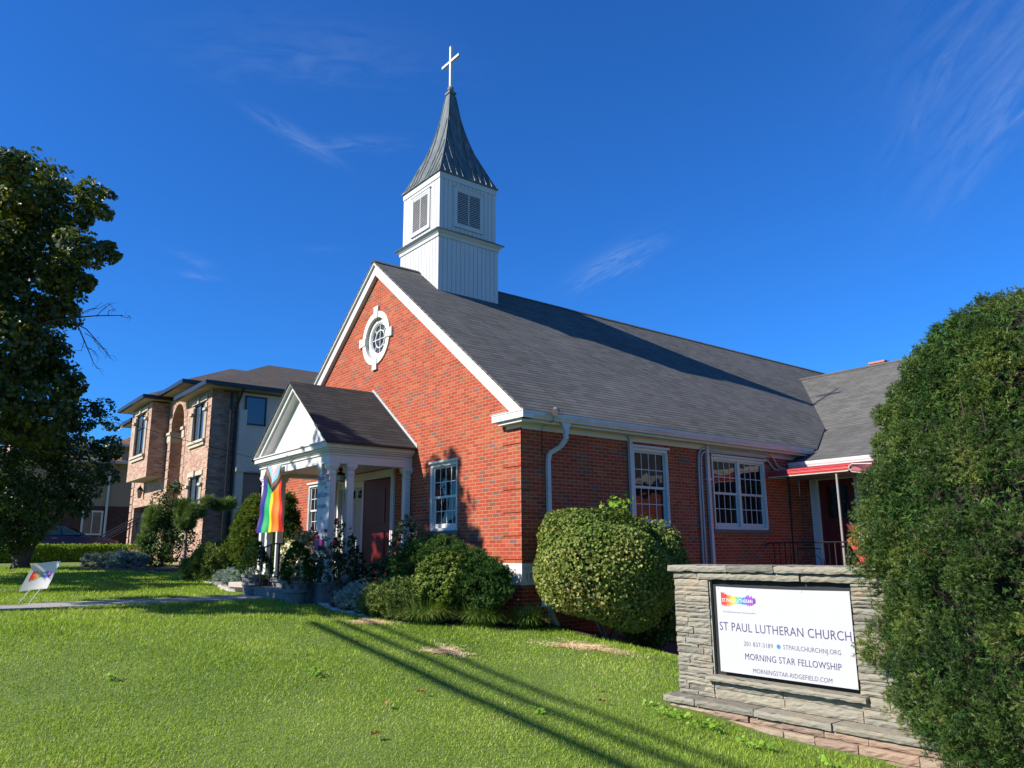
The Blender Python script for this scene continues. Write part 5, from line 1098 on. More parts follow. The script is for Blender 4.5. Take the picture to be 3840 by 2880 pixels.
for i in range(46):
    a = ry.uniform(0, 6.283); e = ry.uniform(-2.6, .3); R_ = np.interp(e, [p[0] for p in yp], [p[1] for p in yp]) * ry.uniform(.75, .97); b0 = np.array((8.46 + .12 * math.cos(a), -1.5 + .12 * math.sin(a), G(8.46, -1.5) + max(0, (e + 3.2) * .35))); ee = np.array((8.46 + R_ * math.cos(a), -1.5 + R_ * math.sin(a), e)); mid = b0 * .5 + ee * .5 + ry.normal(0, .08, 3)
    b_.tube([b0, mid, ee], [.03, .02, .006], 5)
b_.build('trunk', 'bark', yew)

# ================================================================== YARD SIGN
ys = empty('yard_sign', (-6.55, -6.55, G(-6.55, -6.55)), 'small white leaning yard sign with a rainbow logo on wire stakes', 'yard sign')
TL, TR, BL, BR = map(np.array, ((-6.26, -6.49, -1.66), (-5.76, -6.13, -1.61), (-6.64, -6.63, -2.16), (-6.12, -6.25, -2.10)))
nrm = np.cross(TR - BL, TL - BR); nrm /= np.linalg.norm(nrm)
if nrm @ (np.array(CP) - TL) < 0: nrm = -nrm
def YF_(a, z, d): return tuple((BL * (1 - a) + BR * a) * (1 - z) + (TL * (1 - a) + TR * a) * z + nrm * (d - .035 * math.sin(math.pi * a)))
b_ = MB(); n = 12
for d0 in (0, -.006):
    k = len(b_.v); b_.v += [YF_(i / n, q, d0) for q in (0, 1) for i in range(n + 1)]
    fs = [(k + i, k + i + 1, k + n + 2 + i, k + n + 1 + i) for i in range(n)]; b_.f += fs; b_.m += [0] * n; b_.r += [0.] * n
b_.build('panel', 'white_paint', ys, smooth=True)
splash(lambda a, z, d: YF_(a, z, d), .13, .88, .30, .78, .004, ys, 9)
fit('ST.PAUL LUTHERAN', .22, .80, .52, .075, 'text_white', YF_, .008, ys, bold=.012)
MB().tube([(-6.39 + .03, -6.48, -2.12), (-6.62, -6.62, G(-6.62, -6.62) - .02)], .009, 5).tube([(-6.26 + .02, -6.33, -2.1), (-6.50, -6.47, G(-6.5, -6.47) - .02)], .009, 5).build('wire_stake', 'stake_metal', ys)

# ================================================================== TREES AT THE LEFT
MAPLE = [(-11.25,-7.47,8.13,.57),(-11.46,-7.0,7.77,.75),(-12.54,-6.38,8.47,.55),(-12.68,-7.06,7.46,.93),(-10.15,-5.79,7.4,.37),(-10.71,-5.28,7.73,.22),(-11.39,-5.81,7.34,.6),(-10.14,-5.38,7.0,.27),(-12.85,-6.49,6.9,1.09),(-10.55,-5.77,6.1,.54),(-10.85,-5.11,6.29,.35),(-11.01,-4.82,6.3,.16),(-11.81,-5.94,5.64,.77),(-11.81,-5.31,5.63,.26),(-13.4,-6.63,5.34,1.24),(-13.37,-5.65,5.14,.52),(-12.66,-6.88,3.64,1.24),(-13.02,-5.95,3.79,.65),(-13.15,-5.66,3.04,.72),(-11.76,-5.41,2.76,.38),(-11.85,-6.37,1.9,1.0),(-13.82,-5.16,2.3,.41),(-12.93,-8.17,6.5,1.59),(-13.6,-8.13,4.14,1.8),(-15.43,-7.52,2.36,1.7),(-13.16,-5.56,1.44,.57),(-15.5,-8.8,6.2,1.7),(-14.6,-9.8,4.6,1.7),(-12.4,-10.9,2.7,1.1),(-14.4,-11.2,2.2,1.3),(-16.4,-11.2,2.5,1.3),(-11.0,-10.9,1.9,.7),(-18.2,-10.6,2.6,1.3)]
LINDEN = [(-15.31,-4.6,2.57,.6),(-15.2,-4.07,2.86,.32),(-16.35,-3.55,2.57,.3),(-16.07,-3.65,1.76,.5),(-16.05,-5.26,1.88,.88),(-17.59,-6.03,1.74,.91),(-16.42,-4.29,1.41,.91),(-16.73,-5.45,.56,1.13),(-17.3,-4.18,.50,.80),(-15.2,-3.72,.80,.38),(-17.87,-5.96,.12,1.0),(-17.41,-4.9,-.15,.70),(-16.6,-4.2,-.10,.42),(-18.3,-5.9,-.45,.7),(-18.5,-5.7,-.80,.7),(-17.9,-5.2,-.72,.5),(-19.0,-6.3,-.9,.6),(-19.16,-6.7,.84,1.27)]
def crown(blobs, dens, tmpl, size, mat, parent, rng, jit=.9, inner=.35, updir=.5):
    Ps, Ns, Bs = [], [], []
    for (x_, y_, z_, r_) in blobs:
        k = max(60, int(dens * r_ ** 2)); P, N, bb = lumpy(rng, k, (x_, y_, z_), (r_, r_, r_ * .9), .35, inner, 14, 5., updir=updir)
        keep = np.sin(P[:, 0] * 5.1 + 2 * np.sin(P[:, 2] * 4.3)) * np.sin(P[:, 2] * 5.7 + P[:, 1] * 3.9) > -.5; Ps.append(P[keep]); Ns.append(N[keep]); Bs.append(bb[keep] * 0 + rng.uniform(-.12, .15))
    P = np.concatenate(Ps); N = np.concatenate(Ns) + jit * rng.normal(size=P.shape); B = np.concatenate(Bs)
    return scatter('crown', P, N, *tmpl, size, mat, parent, rng=rng, rb=np.clip(.42 + B + .2 * rng.normal(size=len(P)), 0, 1))
rt = np.random.default_rng(101)
def push(L, k, lo=-9.3): return [(10.63 + (a - 10.63) * k, -8.65 + (b - (-8.65)) * k, -1.5 + (c + 1.5) * k, d * k) if b > lo else (a, b, c, d) for a, b, c, d in L]
MAPLE = push(MAPLE, 1.10); LINDEN = push(LINDEN, 1.07)
mp_ = empty('maple_tree', (-17.2, -9.4, G(-17.2, -9.4)), 'large dark green maple tree overhanging from the upper left edge', 'tree')
crown(MAPLE, 2100, MAPLE_T, (.11, .17), 'maple_leaf', mp_, rt)
b_ = MB(); tb0 = np.array((-17.2, -9.4, G(-17.2, -9.4) - .1)); fk = np.array((-16.9, -9.2, 1.2)); b_.tube([tb0, tb0 + (0, 0, 1.2), fk], [.32, .24, .2], 12)
for q in MAPLE[12:26]:
    e = np.array(q[:3]); mid = fk * .45 + e * .55 + rt.normal(0, .25, 3) + (0, 0, -.3); b_.tube([fk, fk * .75 + mid * .25 + (0, 0, .2), mid, e * .6 + mid * .4], [.07, .05, .03, .008], 6)
b_.build('trunk', 'bark', mp_)
b_ = MB(); K_ = lambda a, b, c: (10.63 + (a - 10.63) * 1.1, -8.65 + (b + 8.65) * 1.1, -1.5 + (c + 1.5) * 1.1); s0_ = K_(-12.4, -6.4, 4.2)
def twig(p, q, r0, depth, rg):
    p, q = np.array(p), np.array(q); m_ = (p + q) / 2 + rg.normal(0, .05, 3) + (0, 0, .04); b_.tube([p, m_, q], [r0, r0 * .8, r0 * .5], 5)
    if depth: 
        for t in (.45, .7, .95):
            o_ = p + (q - p) * t; d = (q - p) * rg.uniform(.25, .42) + rg.normal(0, .10, 3); twig(o_, o_ + d, r0 * .5, depth - 1, rg)
rg = np.random.default_rng(3); twig(s0_, K_(-11.4, -5.59, 4.5), .035, 0, rg); twig(K_(-11.4, -5.59, 4.5), K_(-10.62, -4.62, 4.55), .022, 2, rg); twig(K_(-11.4, -5.59, 4.5), K_(-11.2, -5.1, 3.4), .022, 2, rg); twig(K_(-11.5, -5.7, 4.45), K_(-11.1, -4.87, 3.7), .02, 2, rg); twig(K_(-11.4, -5.59, 4.5), K_(-10.98, -5.1, 4.75), .014, 1, rg)
b_.build('bare_branch', 'bark', mp_)
ln = empty('linden_tree', (-20.9, -5.0, G(-20.9, -5.0)), 'smaller leafy tree with several low trunks on the left lawn', 'tree')
crown(LINDEN, 2200, ROUND, (.07, .12), 'linden_leaf', ln, rt, inner=.5)
b_ = MB(); t0 = np.array((-20.9, -5.0, G(-20.9, -5.0) - .08))
b_.tube([t0, t0 + (0, 0, .3)], [.36, .26], 12)
for (dx, dy, dz, r0) in ((-.75, -.55, 1.5, .15), (-.35, -.2, 1.7, .14), (.05, .1, 1.8, .15), (.4, .3, 1.7, .12), (.75, .6, 1.5, .10)):
    e = t0 + (dx, dy, dz); b_.tube([t0 + (dx * .12, dy * .12, .05), t0 * .5 + e * .5 + (-dx * .12, -dy * .12, 0), e, e + (dx * .8, dy * .8, 1.0)], [r0, r0 * .8, r0 * .6, r0 * .25], 9)
b_.build('trunk', 'bark', ln)
# street tree outside the frame whose shadow falls on porch and wall
stt = empty('street_tree', (-5.9, -10.2, G(-5.9, -10.2)), 'slender street tree standing before the porch by the street', 'tree')
SB_ = [(a, -10.2, z, r_) for a, z, r_ in ((-5.0, 7.35, .30), (-6.9, 6.55, .28), (-6.45, 6.95, .26), (-5.6, 7.0, .48), (-5.05, 6.8, .42), (-6.1, 6.4, .55), (-4.7, 6.25, .42), (-5.3, 6.1, .6), (-4.35, 5.75, .38), (-6.7, 5.5, .6), (-5.8, 5.1, .75), (-4.7, 5.0, .55), (-7.85, 5.65, .45), (-7.85, 4.95, .5), (-6.9, 4.5, .8), (-5.4, 4.2, .8), (-7.5, 3.9, .8), (-6.2, 3.3, .9), (-4.9, 3.5, .6), (-7.8, 2.8, .75), (-6.3, 2.4, .9), (-5.2, 2.6, .7), (-6.9, 1.5, .7), (-5.5, 1.6, .6), (-7.9, 1.6, .6), (-4.3, 4.2, .4), (-4.2, 3.1, .4))]
crown(SB_, 1500, ROUND, (.11, .18), 'linden_leaf', stt, rt, inner=.3)
MB().tube([(-5.9, -10.2, G(-5.9, -10.2) - .1), (-5.85, -10.2, 0), (-5.7, -10.2, 3), (-5.6, -10.2, 6.6)], [.16, .13, .08, .02], 9).build('trunk', 'bark', stt)
# overhead cables along the street (outside the frame) and a service line in the sky
def cable(name, pts, r, label, group): return tag(MB().tube(pts, r, 6).build(name, 'wire_black'), label, 'cable', group)
for i, (a, b2, r_, lb) in enumerate((((-5.1, -17.0), (2.0, -18.5), .058, 'lowest thick utility cable strung along the street'), ((-6.5, -16.25), (2.2, -18.1), .044, 'middle utility cable strung along the street'), ((-6.85, -15.7), (2.0, -17.7), .036, 'highest utility cable strung along the street'))):
    sx = (b2[1] - a[1]) / (b2[0] - a[0]); zc_ = 4.0; dx_, dy_ = 1.20, 4.32
    pts = [(x_ + dx_, a[1] + sx * (x_ - a[0]) + dy_, zc_ + .00006 * (x_ + 2) ** 2 * 0) for x_ in np.linspace(-5.4, 40, 12)]
    cable('utility_cable', pts, r_, lb, 'utility cables along the street')
cable('service_wire', [(-14.6, -7.9, 2.95), (-11.2, -5.4, 2.05), (-10.25, -4.84, 1.83), (-9.3, -3.46, 1.31), (-8.09, -1.75, .77), (-7.6, -.9, .75)], .005, 'thin black service wire sagging across the sky to the church porch', None)

# ================================================================== NEIGHBOUR HOUSE
hs_ = empty('brick_house', (-27, 5, -1.9), 'two storey pink brick and stucco house with cast stone trim and black gutters', 'house')
HY, HX = .97, -20.95
b_ = MB()
fh = FX(HY)
# right front block with two window openings
b_.sheet([(-24.75, -2.1), (-21.05, -2.1), (-21.05, 5.02), (-24.75, 5.02)], [rect(-23.35, -21.85, 3.12, 4.70), rect(-23.25, -21.80, .30, 1.62)], fh, .22)
b_.add([(-21.05, HY, -2.1), (-21.05, HY + 1.0, -2.1), (-21.05, HY + 1.0, 5.02), (-21.05, HY, 5.02)], [(0, 1, 2, 3)])
# arched entry bay: polygon notched from the ground
arc = [(-25.72 + .97 * math.cos(t), 4.18 + .98 * math.sin(t)) for t in np.linspace(0, math.pi, 18)]
b_.prism([(-24.75, -2.1), (-24.75, 5.62), (-27.5, 5.62), (-27.5, -2.1), (-26.69, -2.1)] + arc[::-1] + [(-24.751, 4.18)], lambda a, z, d: (a, HY + .02 + d, z), 1.4)
b_.sheet([(-33.35, -2.1), (-27.5, -2.1), (-27.5, 5.2), (-33.35, 5.2)], [rect(-32.55, -29.2, -2.05, .80)], FX(HY + .02), .5)
b_.add([(-33.35, HY + .02, -2.1), (-33.35, 12, -2.1), (-33.35, 12, 5.2), (-33.35, HY + .02, 5.2)], [(3, 2, 1, 0)])
b_.box(-27.5, -24.75, HY + 1.5, HY + 1.6, -2.1, 5.7); b_.box(-24.75, -24.3, HY + .3, HY + 1.5, -2.1, 5.02)
for z in np.arange(-1.9, 4.9, .42):                       # quoins
    for a0, a1 in ((-21.5, -21.03), (-24.75, -24.35), (-27.1, -26.68), (-33.37, -32.9)): b_.box(a0, a1, HY - .02, HY + .01, z, z + .36)
    b_.box(-21.05, -21.03, HY - .018, HY + .42, z, z + .36)
b_.build('wall', 'house_brick', hs_)
b_ = MB(); yb = .20                                       # overhanging bay at the left
b_.sheet([(-31.1, 2.0), (-27.4, 2.0), (-27.4, 5.42), (-31.1, 5.42)], [rect(-30.1, -28.25, 3.1, 5.12)], FX(yb), .15)
b_.add([(-27.4, yb, 2.0), (-27.4, HY, 2.0), (-27.4, HY, 5.42), (-27.4, yb, 5.42)], [(0, 1, 2, 3)]); b_.add([(-31.1, yb, 2.0), (-31.1, HY, 2.0), (-31.1, HY, 5.42), (-31.1, yb, 5.42)], [(3, 2, 1, 0)])
bay = b_.build('bay', 'house_brick', hs_)
MB().box(-31.1, -27.4, yb, HY, 1.97, 1.999).build('bay_soffit', 'soffit_tan', bay)
MB().box(HX - .001, -20.8, HY + 1.02, 11, -1.42, 5.02).box(-20.8, -20.72, HY + 1.05, HY + 1.35, -1.42, 4.3).box(-20.8, -20.66, HY + 1.02, HY + 1.45, 1.74, 1.90).box(-20.8, -20.74, HY + 1.45, 11, 1.78, 1.84).build('side_wall', 'stucco', hs_)
MB().box(-24, -20.85, HY + 1.0, 11, -2.1, -1.42).build('foundation', 'black_trim', hs_)
def hwin(f, a0, a1, z0, z1, split=.5, bars=True, casing=True, dep=.10, trans=0):
    b2 = MB(); t = .05
    fbox(b2, f, a0, a0 + t, z0, z1, dep - .06, dep); fbox(b2, f, a1 - t, a1, z0, z1, dep - .06, dep); fbox(b2, f, a0, a1, z1 - t, z1, dep - .06, dep); fbox(b2, f, a0, a1, z0, z0 + t, dep - .06, dep)
    if bars: a_ = a0 + (a1 - a0) * split; fbox(b2, f, a_ - .03, a_ + .03, z0, z1, dep - .07, dep)
    if trans: fbox(b2, f, a0, a1, trans - .03, trans + .03, dep - .07, dep)
    o = b2.build('window', 'black_trim', hs_); g2 = MB(); fbox(g2, f, a0 + .02, a1 - .02, z0 + .02, z1 - .02, dep - .02, dep - .01); g2.build('pane', 'house_glass', o)
    if casing:
        c2 = MB(); w_ = .30
        for q in (-.26, -.16, -.06): fbox(c2, f, a0 + q - .035, a0 + q + .035, z0 - .02, z1 - .1, -.05, .0); fbox(c2, f, a1 - q - .035, a1 - q + .035, z0 - .02, z1 - .1, -.05, .0)
        fbox(c2, f, a0 - .36, a0 + .0, z1 - .42, z1 - .32, -.13, .0); fbox(c2, f, a1, a1 + .36, z1 - .42, z1 - .32, -.13, .0)
        fbox(c2, f, a0 - .28, a1 + .28, z1 + .02, z1 + .20, -.06, .0); fbox(c2, f, (a0 + a1) / 2 - .09, (a0 + a1) / 2 + .09, z1 - .02, z1 + .24, -.12, .0)
        fbox(c2, f, a0 - .34, a1 + .34, z0 - .12, z0 - .02, -.14, .0); fbox(c2, f, a0 - .28, a1 + .28, z0 - .26, z0 - .12, -.08, .0)
        c2.build('casing', 'cast_stone', o)
    return o
hwin(fh, -23.35, -21.85, 3.12, 4.70); hwin(fh, -23.25, -21.80, .30, 1.62); hwin(FX(yb), -30.1, -28.25, 3.1, 5.12, trans=4.45)
fs_ = SX(-20.80)
hwin(fs_, 2.22, 3.12, 3.70, 4.90, bars=False, casing=False, dep=-.001); hwin(fs_, 2.22, 3.12, -.30, 1.72, bars=False, casing=False, dep=-.001, trans=.55); hwin(fs_, 5.2, 6.1, 3.70, 4.90, bars=False, casing=False, dep=-.001)
# arch trim: imposts and keyed ring
b_ = MB()
b_.box(-27.25, -26.60, HY - .10, HY + 1.2, 3.86, 3.98); b_.box(-27.2, -26.64, HY - .05, HY + 1.2, 3.55, 3.86); b_.box(-27.15, -26.66, HY - .03, HY + 1.2, 3.50, 3.55);
b_.build('arch_impost', 'cast_stone', hs_); b_ = MB(); b_.box(-24.9, -24.5, HY - .12, HY + .2, 3.86, 3.98); b_.box(-24.85, -24.5, HY - .06, HY + .2, 3.5, 3.86)
b_.build('arch_impost', 'cast_stone', hs_)
b_ = MB()
for i in range(17):
    t0, t1 = math.pi * i / 17 + .01, math.pi * (i + 1) / 17 - .01
    P_ = [(-25.72 + r_ * math.cos(t), 4.18 + r_ * math.sin(t)) for r_, t in ((.98, t0), (1.22, t0), (1.22, t1), (.98, t1))]; b_.prism(P_, lambda a, z, d: (a, HY - .03 + d, z), .05)
b_.build('arch_ring', 'house_brick', hs_)
b_ = MB(); b_.box(-26.6, -24.8, HY + 1.2, HY + 1.25, -1.9, .6); b_.build('front_door', 'black_trim', hs_)
b_ = MB(); b_.box(-32.5, -29.25, HY + .35, HY + .4, -2.05, .8); b_.build('garage_door', 'black_trim', hs_)
b_ = MB(); b_.box(-31.6, -30.4, HY + .30, HY + .345, -1.0, .35); b_.build('garage_window', 'car_glass', hs_)
MB().box(-32.7, -29.0, HY - .03, HY + .02, .80, 1.12).build('garage_lintel', 'house_brick', hs_)
for (lx, lz) in ((-30.9, 1.45), (-25.0 + .35, 1.3)):
    b_ = MB(); yl = HY - .16; b_.box(lx - .03, lx + .03, yl, HY, lz + .1, lz + .16); b_.lathe([(.0, .42), (.02, .36), (.05, .30), (.14, .20), (.15, .17), (.0, .17)], (lx, yl, lz), 8); b_.lathe([(.0, -.25), (.05, -.24), (.07, -.2), (.0, -.2)], (lx, yl, lz), 8)
    for q in range(6): a = q * 1.047; b_.tube([(lx + .14 * math.cos(a), yl + .14 * math.sin(a), lz + .17), (lx + .07 * math.cos(a), yl + .07 * math.sin(a), lz - .2)], .008, 4)
    o = b_.build('wall_lantern', 'black_trim', hs_); MB().lathe([(.13, .16), (.065, -.19)], (lx, yl, lz), 6).build('lantern_glass', 'lamp_glass', o)
# eaves with black gutters and tan soffits, hip roofs
def hip(b2, x0, x1, y0, y1, z, rise, run):
    xm0, xm1, ym0, ym1 = x0 + run, x1 - run, y0 + run, y1 - run
    if xm0 > xm1: xm0 = xm1 = (x0 + x1) / 2
    if ym0 > ym1: ym0 = ym1 = (y0 + y1) / 2
    v = [(x0, y0, z), (x1, y0, z), (x1, y1, z), (x0, y1, z), (xm0, ym0, z + rise), (xm1, ym0, z + rise), (xm1, ym1, z + rise), (xm0, ym1, z + rise)]
    b2.add(v, [(0, 1, 5, 4), (1, 2, 6, 5), (2, 3, 7, 6), (3, 0, 4, 7), (4, 5, 6, 7)])
r1 = MB(); hip(r1, -24.6, -20.35, .55, 12, 5.25, 1.5, 3.2); hip(r1, -31.95, -27.1, -.2, 9, 5.68, 1.3, 2.5); hip(r1, -27.7, -23.5, .50, 11.5, 5.84, 1.25, 2.6); hip(r1, -34.2, -21.5, 3.4, 12, 5.3, 2.1, 4.0)
rf_ = r1.build('roof', 'house_shingle', hs_)
def gut(b2, s2, x0, x1, y0, y1, z, front=True):
    b2.box(x0 - .02, x1 + .02, y0 - .13, y0, z - .16, z + .01); b2.box(x1, x1 + .13, y0 - .13, y1, z - .16, z + .008); b2.box(x0 - .13, x0, y0 - .13, y1, z - .16, z + .006)
    s2.box(x0, x1, y0, y1, z - .17, z - .12)
b2, s2 = MB(), MB()
gut(b2, s2, -24.6, -20.35, .55, 11.9, 5.25); gut(b2, s2, -31.95, -27.1, -.2, 6, 5.68); gut(b2, s2, -27.7, -23.5, .50, 8, 5.84); gut(b2, s2, -34.2, -31.9, .4, 12, 5.3)
b2.build('gutter', 'black_trim', hs_); s2.build('soffit', 'soffit_tan', hs_)
MB().box(-29.0, -27.4, .25, .9, 4.99, 5.02).box(-24.75, -21.05, HY, HY + .2, 5.02, 5.06).build('eave_return', 'soffit_tan', hs_)
MB().tube([(-20.3, 1.95, 5.1), (-20.42, 1.93, 4.9), (-20.78, 1.92, 4.55), (-20.84, 1.9, 4.3), (-20.84, 1.9, -1.8)], .055, 8).tube([(-20.84, 1.68, 5.0), (-20.84, 1.68, -1.8)], .05, 8).build('downspout', 'black_trim', hs_)
b_ = MB()
for a in (-32.6, -31.2): b_.tube([(a, -.62, -1.0), (a, -.60, -.72), (a, HY, .25)], .03, 6); b_.tube([(a, -.6, -.95), (a, HY, .02)], .022, 6); b_.tube([(a, -.6, -1.9), (a, -.6, -.72)], .026, 6); b_.tube([(a, HY - .1, -1.2), (a, HY - .1, .1)], .022, 6); b_.build('stair_rail', 'black_trim', hs_); b_ = MB()
# beige house farther away
bh = empty('beige_house', (-43, 3, -1.9), 'beige house with brown hip roofs behind the trees at the far left', 'house')
b_ = MB(); b_.box(-48, -40, -4.0, 9, 1.27, 4.7); b_.box(-48.5, -39.6, 1.6, 9.2, 3.6, 4.8); 
w_ = b_.build('wall', 'beige_siding', bh)
b_ = MB()
for z in np.arange(1.7, 4.6, .55): b_.box(-39.995, -39.985, -4.0, 9, z, z + .02)
for i, z in enumerate(np.arange(1.27, 4.6, .55)):
    for y_ in np.arange(-3.8 + (i % 2) * .7, 9, 1.4): b_.box(-39.995, -39.986, y_, y_ + .02, z, z + .55)
b_.build('panel_joint', 'soffit_tan', bh)
MB().box(-48, -39.97, -4.0, 9, -2.0, 1.26).build('lower_wall', 'dark_brick', bh)
b_ = MB(); hip(b_, -48.6, -39.3, .9, 9.6, 4.86, 1.6, 3.2); hip(b_, -48.6, -39.3, -4.5, 9.6, 3.84, 1.2, 2.4); b_.build('roof', 'tan_shingle', bh)
MB().box(-39.35, -39.22, -4.5, 9.6, 3.72, 3.86).box(-48, -39.3, -4.6, -4.48, 3.72, 3.86).box(-39.35, -39.22, .8, 9.6, 4.74, 4.88).box(-48, -39.3, .78, .9, 4.74, 4.88).build('gutter', 'pale_grey', bh)
MB().tube([(-39.3, 1.2, 3.8), (-39.9, 1.15, 3.4), (-39.9, 1.15, -1.9)], .07, 8).build('downspout', 'white_paint', bh)
b_ = MB(); b_.box(-39.99, -39.9, -.1, 1.0, -.4, 1.0); ow = b_.build('window', 'white_paint', bh); MB().box(-39.92, -39.89, .0, .42, -.3, .9).box(-39.92, -39.89, .48, .9, -.3, .9).build('pane', 'house_glass', ow)
# ================================================================== CAR
car = empty('parked_car', (-31.2, -2.3, -1.78), 'dark blue car parked behind the clipped hedge, hood towards the house', 'car')
Y0 = .02; Z0 = -1.70
prof = [(0, .35), (.02, .62), (.10, .78), (.45, .93), (1.15, 1.04), (1.45, 1.10), (2.25, 1.50), (3.3, 1.52), (4.1, 1.22), (4.55, 1.10), (4.62, .70), (4.58, .38)]
def carbody():
    b2 = MB(); xs = (-31.95, -31.85, -31.2, -30.55, -30.45); ins = (.0, 1, 1, 1, 0)
    n = len(prof); k = 0
    for xi, x_ in enumerate(xs):
        for (t, h) in prof:
            hh = h if ins[xi] else min(h, .98) ; tt = t
            xx = x_
            if h > 1.12: xx = -31.2 + (x_ + 31.2) * (.80 if ins[xi] else 1)
            b2.v.append((xx, Y0 - tt - (.06 if not ins[xi] and t < .1 else 0), Z0 + hh - (0.03 if xi in (1, 3) else 0)))
    fs = [(i * n + j, i * n + j + 1, (i + 1) * n + j + 1, (i + 1) * n + j) for i in range(4) for j in range(n - 1)] + [tuple(range(n)), tuple(4 * n + j for j in range(n))[::-1]]
    b2.f = fs; b2.m = [0] * len(fs); b2.r = [0.] * len(fs)
    return b2.build('body', 'blue_car', car, smooth=False, bevel=.03)
carbody()
b_ = MB()
xg = -30.60
b_.add([(-30.47, Y0 - 1.55, Z0 + 1.10), (-30.47, Y0 - 2.4, Z0 + 1.10), (-30.66, Y0 - 2.45, Z0 + 1.44), (-30.66, Y0 - 2.22, Z0 + 1.44)], [(0, 1, 2, 3)]); b_.add([(-30.47, Y0 - 2.5, Z0 + 1.10), (-30.47, Y0 - 3.4, Z0 + 1.10), (-30.66, Y0 - 3.3, Z0 + 1.46), (-30.66, Y0 - 2.52, Z0 + 1.45)], [(0, 1, 2, 3)])
b_.build('side_window', 'car_glass', car)
b_ = MB(); b_.add([(-31.85, Y0 - 1.43, Z0 + 1.11), (-30.52, Y0 - 1.43, Z0 + 1.11), (-30.68, Y0 - 2.2, Z0 + 1.50), (-31.7, Y0 - 2.2, Z0 + 1.50)], [(0, 1, 2, 3)]); b_.build('windshield', 'car_glass', car)
for y_ in (2.75, 3.85): MB().box(-30.46, -30.42, Y0 - y_ - .12, Y0 - y_ + .12, Z0 + .94, Z0 + .97).build('door_handle', 'chrome', car)
MB().obox((-30.34, Y0 - 1.72, Z0 + 1.14), (.10, 0, 0), (0, .06, 0), (0, 0, .055)).build('mirror', 'blue_car', car, bevel=.02)
for x_ in (-30.62, -31.78): MB().obox((x_, Y0 - .20, Z0 + .80), (.17, 0, .0), (.02, .17, -.05), (0, .02, .06)).build('headlight', 'amber_lens', car, bevel=.02)
for y_ in (.85, 3.75):
    for x_ in (-30.5, -31.9):
        MB().tube([(x_ - .1, Y0 - y_, Z0 + .33), (x_ + .1, Y0 - y_, Z0 + .33)], .33, 24).build('wheel', 'tyre', car)
# ================================================================== NEIGHBOUR PLANTING
hd = empty('clipped_hedge', (-29.0, -2.3, -1.82), 'long clipped hedge with sunlit yellow green top in front of the dark blue car', 'hedge')
rh = np.random.default_rng(50); n = 22000
ya = rh.uniform(-6.2, .95, n); side = rh.random(n); P = np.zeros((n, 3)); N = np.zeros((n, 3)); P[:, 1] = ya
top = side < .4; fr_ = (side >= .4) & (side < .85); bk_ = side >= .85
P[top, 0] = rh.uniform(-29.5, -28.5, top.sum()); P[top, 2] = -1.13; N[top, 2] = 1
P[fr_, 0] = -28.5; P[fr_, 2] = rh.uniform(-1.8, -1.14, fr_.sum()); N[fr_, 0] = 1; P[bk_, 0] = -29.5; P[bk_, 2] = rh.uniform(-1.8, -1.14, bk_.sum()); N[bk_, 0] = -1
P += rh.normal(0, .04, (n, 3)) + .05 * np.stack([np.sin(ya * 5), 0 * ya, np.sin(ya * 3.3) * np.sin(P[:, 0] * 9)], 1)
scatter('foliage', P, N + .7 * rh.normal(size=(n, 3)), *LEAF, (.06, .11), 'hedge_leaf', hd, rng=rh)
MB().box(-29.4, -28.6, -6.1, .85, -1.85, -1.22).build('dark_core', 'soil_and_core', hd)  # solid dark block standing in for shade within the hedge
shrub('blue_juniper', 'leftmost small blue grey juniper mound before the hedge', 'shrub', (-21.4, -2.6, -1.78), (.36, .36, .24), 1400, FEATHER, (.07, .12), 'blue_juniper_leaf', lump=.25, seed=60, stems=2, updir=.5)
shrub('blue_juniper', 'middle blue grey juniper mound before the hedge', 'shrub', (-21.2, -2.0, -1.76), (.5, .45, .30), 2200, FEATHER, (.07, .12), 'blue_juniper_leaf', lump=.25, seed=61, stems=2, updir=.5)
shrub('blue_juniper', 'rightmost and widest blue grey juniper mound', 'shrub', (-20.5, -1.6, -1.80), (.62, .5, .26), 2600, FEATHER, (.07, .12), 'blue_juniper_leaf', lump=.28, seed=62, stems=2, updir=.5)
shrub('golden_bush', 'rounded golden orange bush at the right end of the hedge', 'shrub', (-22.0, -1.0, -1.55), (.48, .45, .38), 2400, LEAF, (.05, .09), 'golden_leaf', lump=.15, seed=63, stems=3)
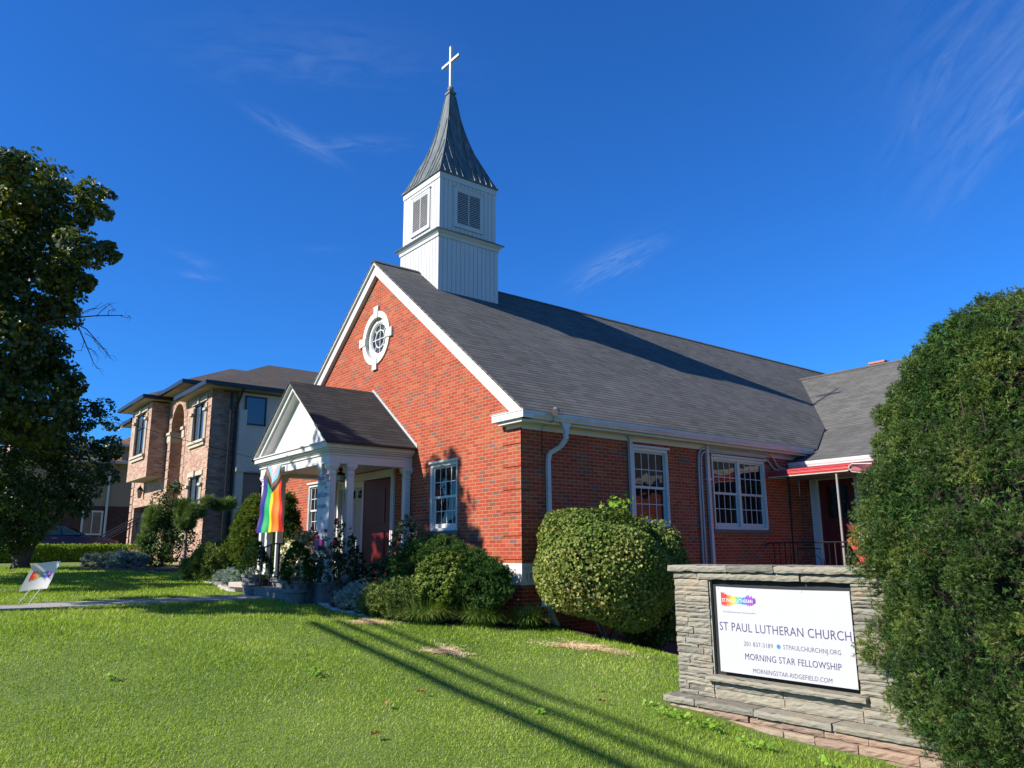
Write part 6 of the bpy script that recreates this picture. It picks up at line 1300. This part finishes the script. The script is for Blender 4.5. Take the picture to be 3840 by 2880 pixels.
shrub('golden_bush', 'sparse yellow green bush beside the golden orange bush', 'shrub', (-20.9, -.75, -1.65), (.42, .4, .40), 1500, LEAF, (.05, .09), 'hedge_leaf', lump=.3, seed=64, stems=4)
ht = empty('holly_tree', (-20.6, -.6, G(-20.6, -.6)), 'dark pointed holly tree in front of the brick house', 'tree')
HT = [(-19.95, -.45, .95, .30), (-20.1, -.5, .45, .42), (-20.4, -.5, -.1, .62), (-20.75, -.5, -.6, .78), (-20.2, -.2, -.75, .68), (-20.5, -.4, -1.3, .85), (-20.9, -.8, -1.25, .55), (-20.6, -.85, .55, .34)]
crown(HT, 1900, LEAF, (.07, .12), 'dark_yew_needle', ht, rt, inner=.5)
MB().tube([(-20.6, -.6, -2.1), (-20.4, -.5, -.5), (-20.0, -.47, .9)], [.09, .06, .02], 8).build('trunk', 'bark', ht)
pn = empty('pine_tree', (-19.7, .0, G(-19.7, 0)), 'irregular soft needled pine with drooping tufts before the brick house', 'tree')
PT_ = [(-19.9, -.1, .18, .36), (-19.5, .15, .05, .30), (-19.7, -.05, -.35, .30), (-19.45, .62, .42, .19), (-19.38, 1.0, .30, .17), (-19.35, 1.32, .36, .22), (-20.6, -.95, .0, .3), (-20.9, -.95, -.45, .3), (-21.1, -1.05, -1.0, .3), (-20.45, -.95, -.3, .3)]
Ps = []; Ns = []
for q in PT_: P, N, _b = lumpy(rt, int(2300 * q[3] ** 1.3), q[:3], (q[3], q[3], q[3] * .75), .3, .3, 12, 5.); Ps.append(P); Ns.append(N)
scatter('needles', np.concatenate(Ps), np.concatenate(Ns) + .5 * rt.normal(size=(sum(map(len, Ps)), 3)) + (0, 0, -.3), *PINE, (.12, .20), 'pine_needle', pn, rng=rt)
b_ = MB(); b_.tube([(-19.7, 0, -2.1), (-19.75, 0, -1), (-19.7, 0, .1), (-19.55, .3, .5), (-19.4, .9, .55), (-19.35, 1.2, .45)], [.08, .06, .045, .03, .02, .01], 7)
for q in PT_[6:]: b_.tube([(-19.75, 0, -1.2), tuple((np.array(q[:3]) + (-19.75, 0, -1.2)) / 2), q[:3]], [.03, .02, .01], 5)
b_.build('trunk', 'pale_twig', pn)
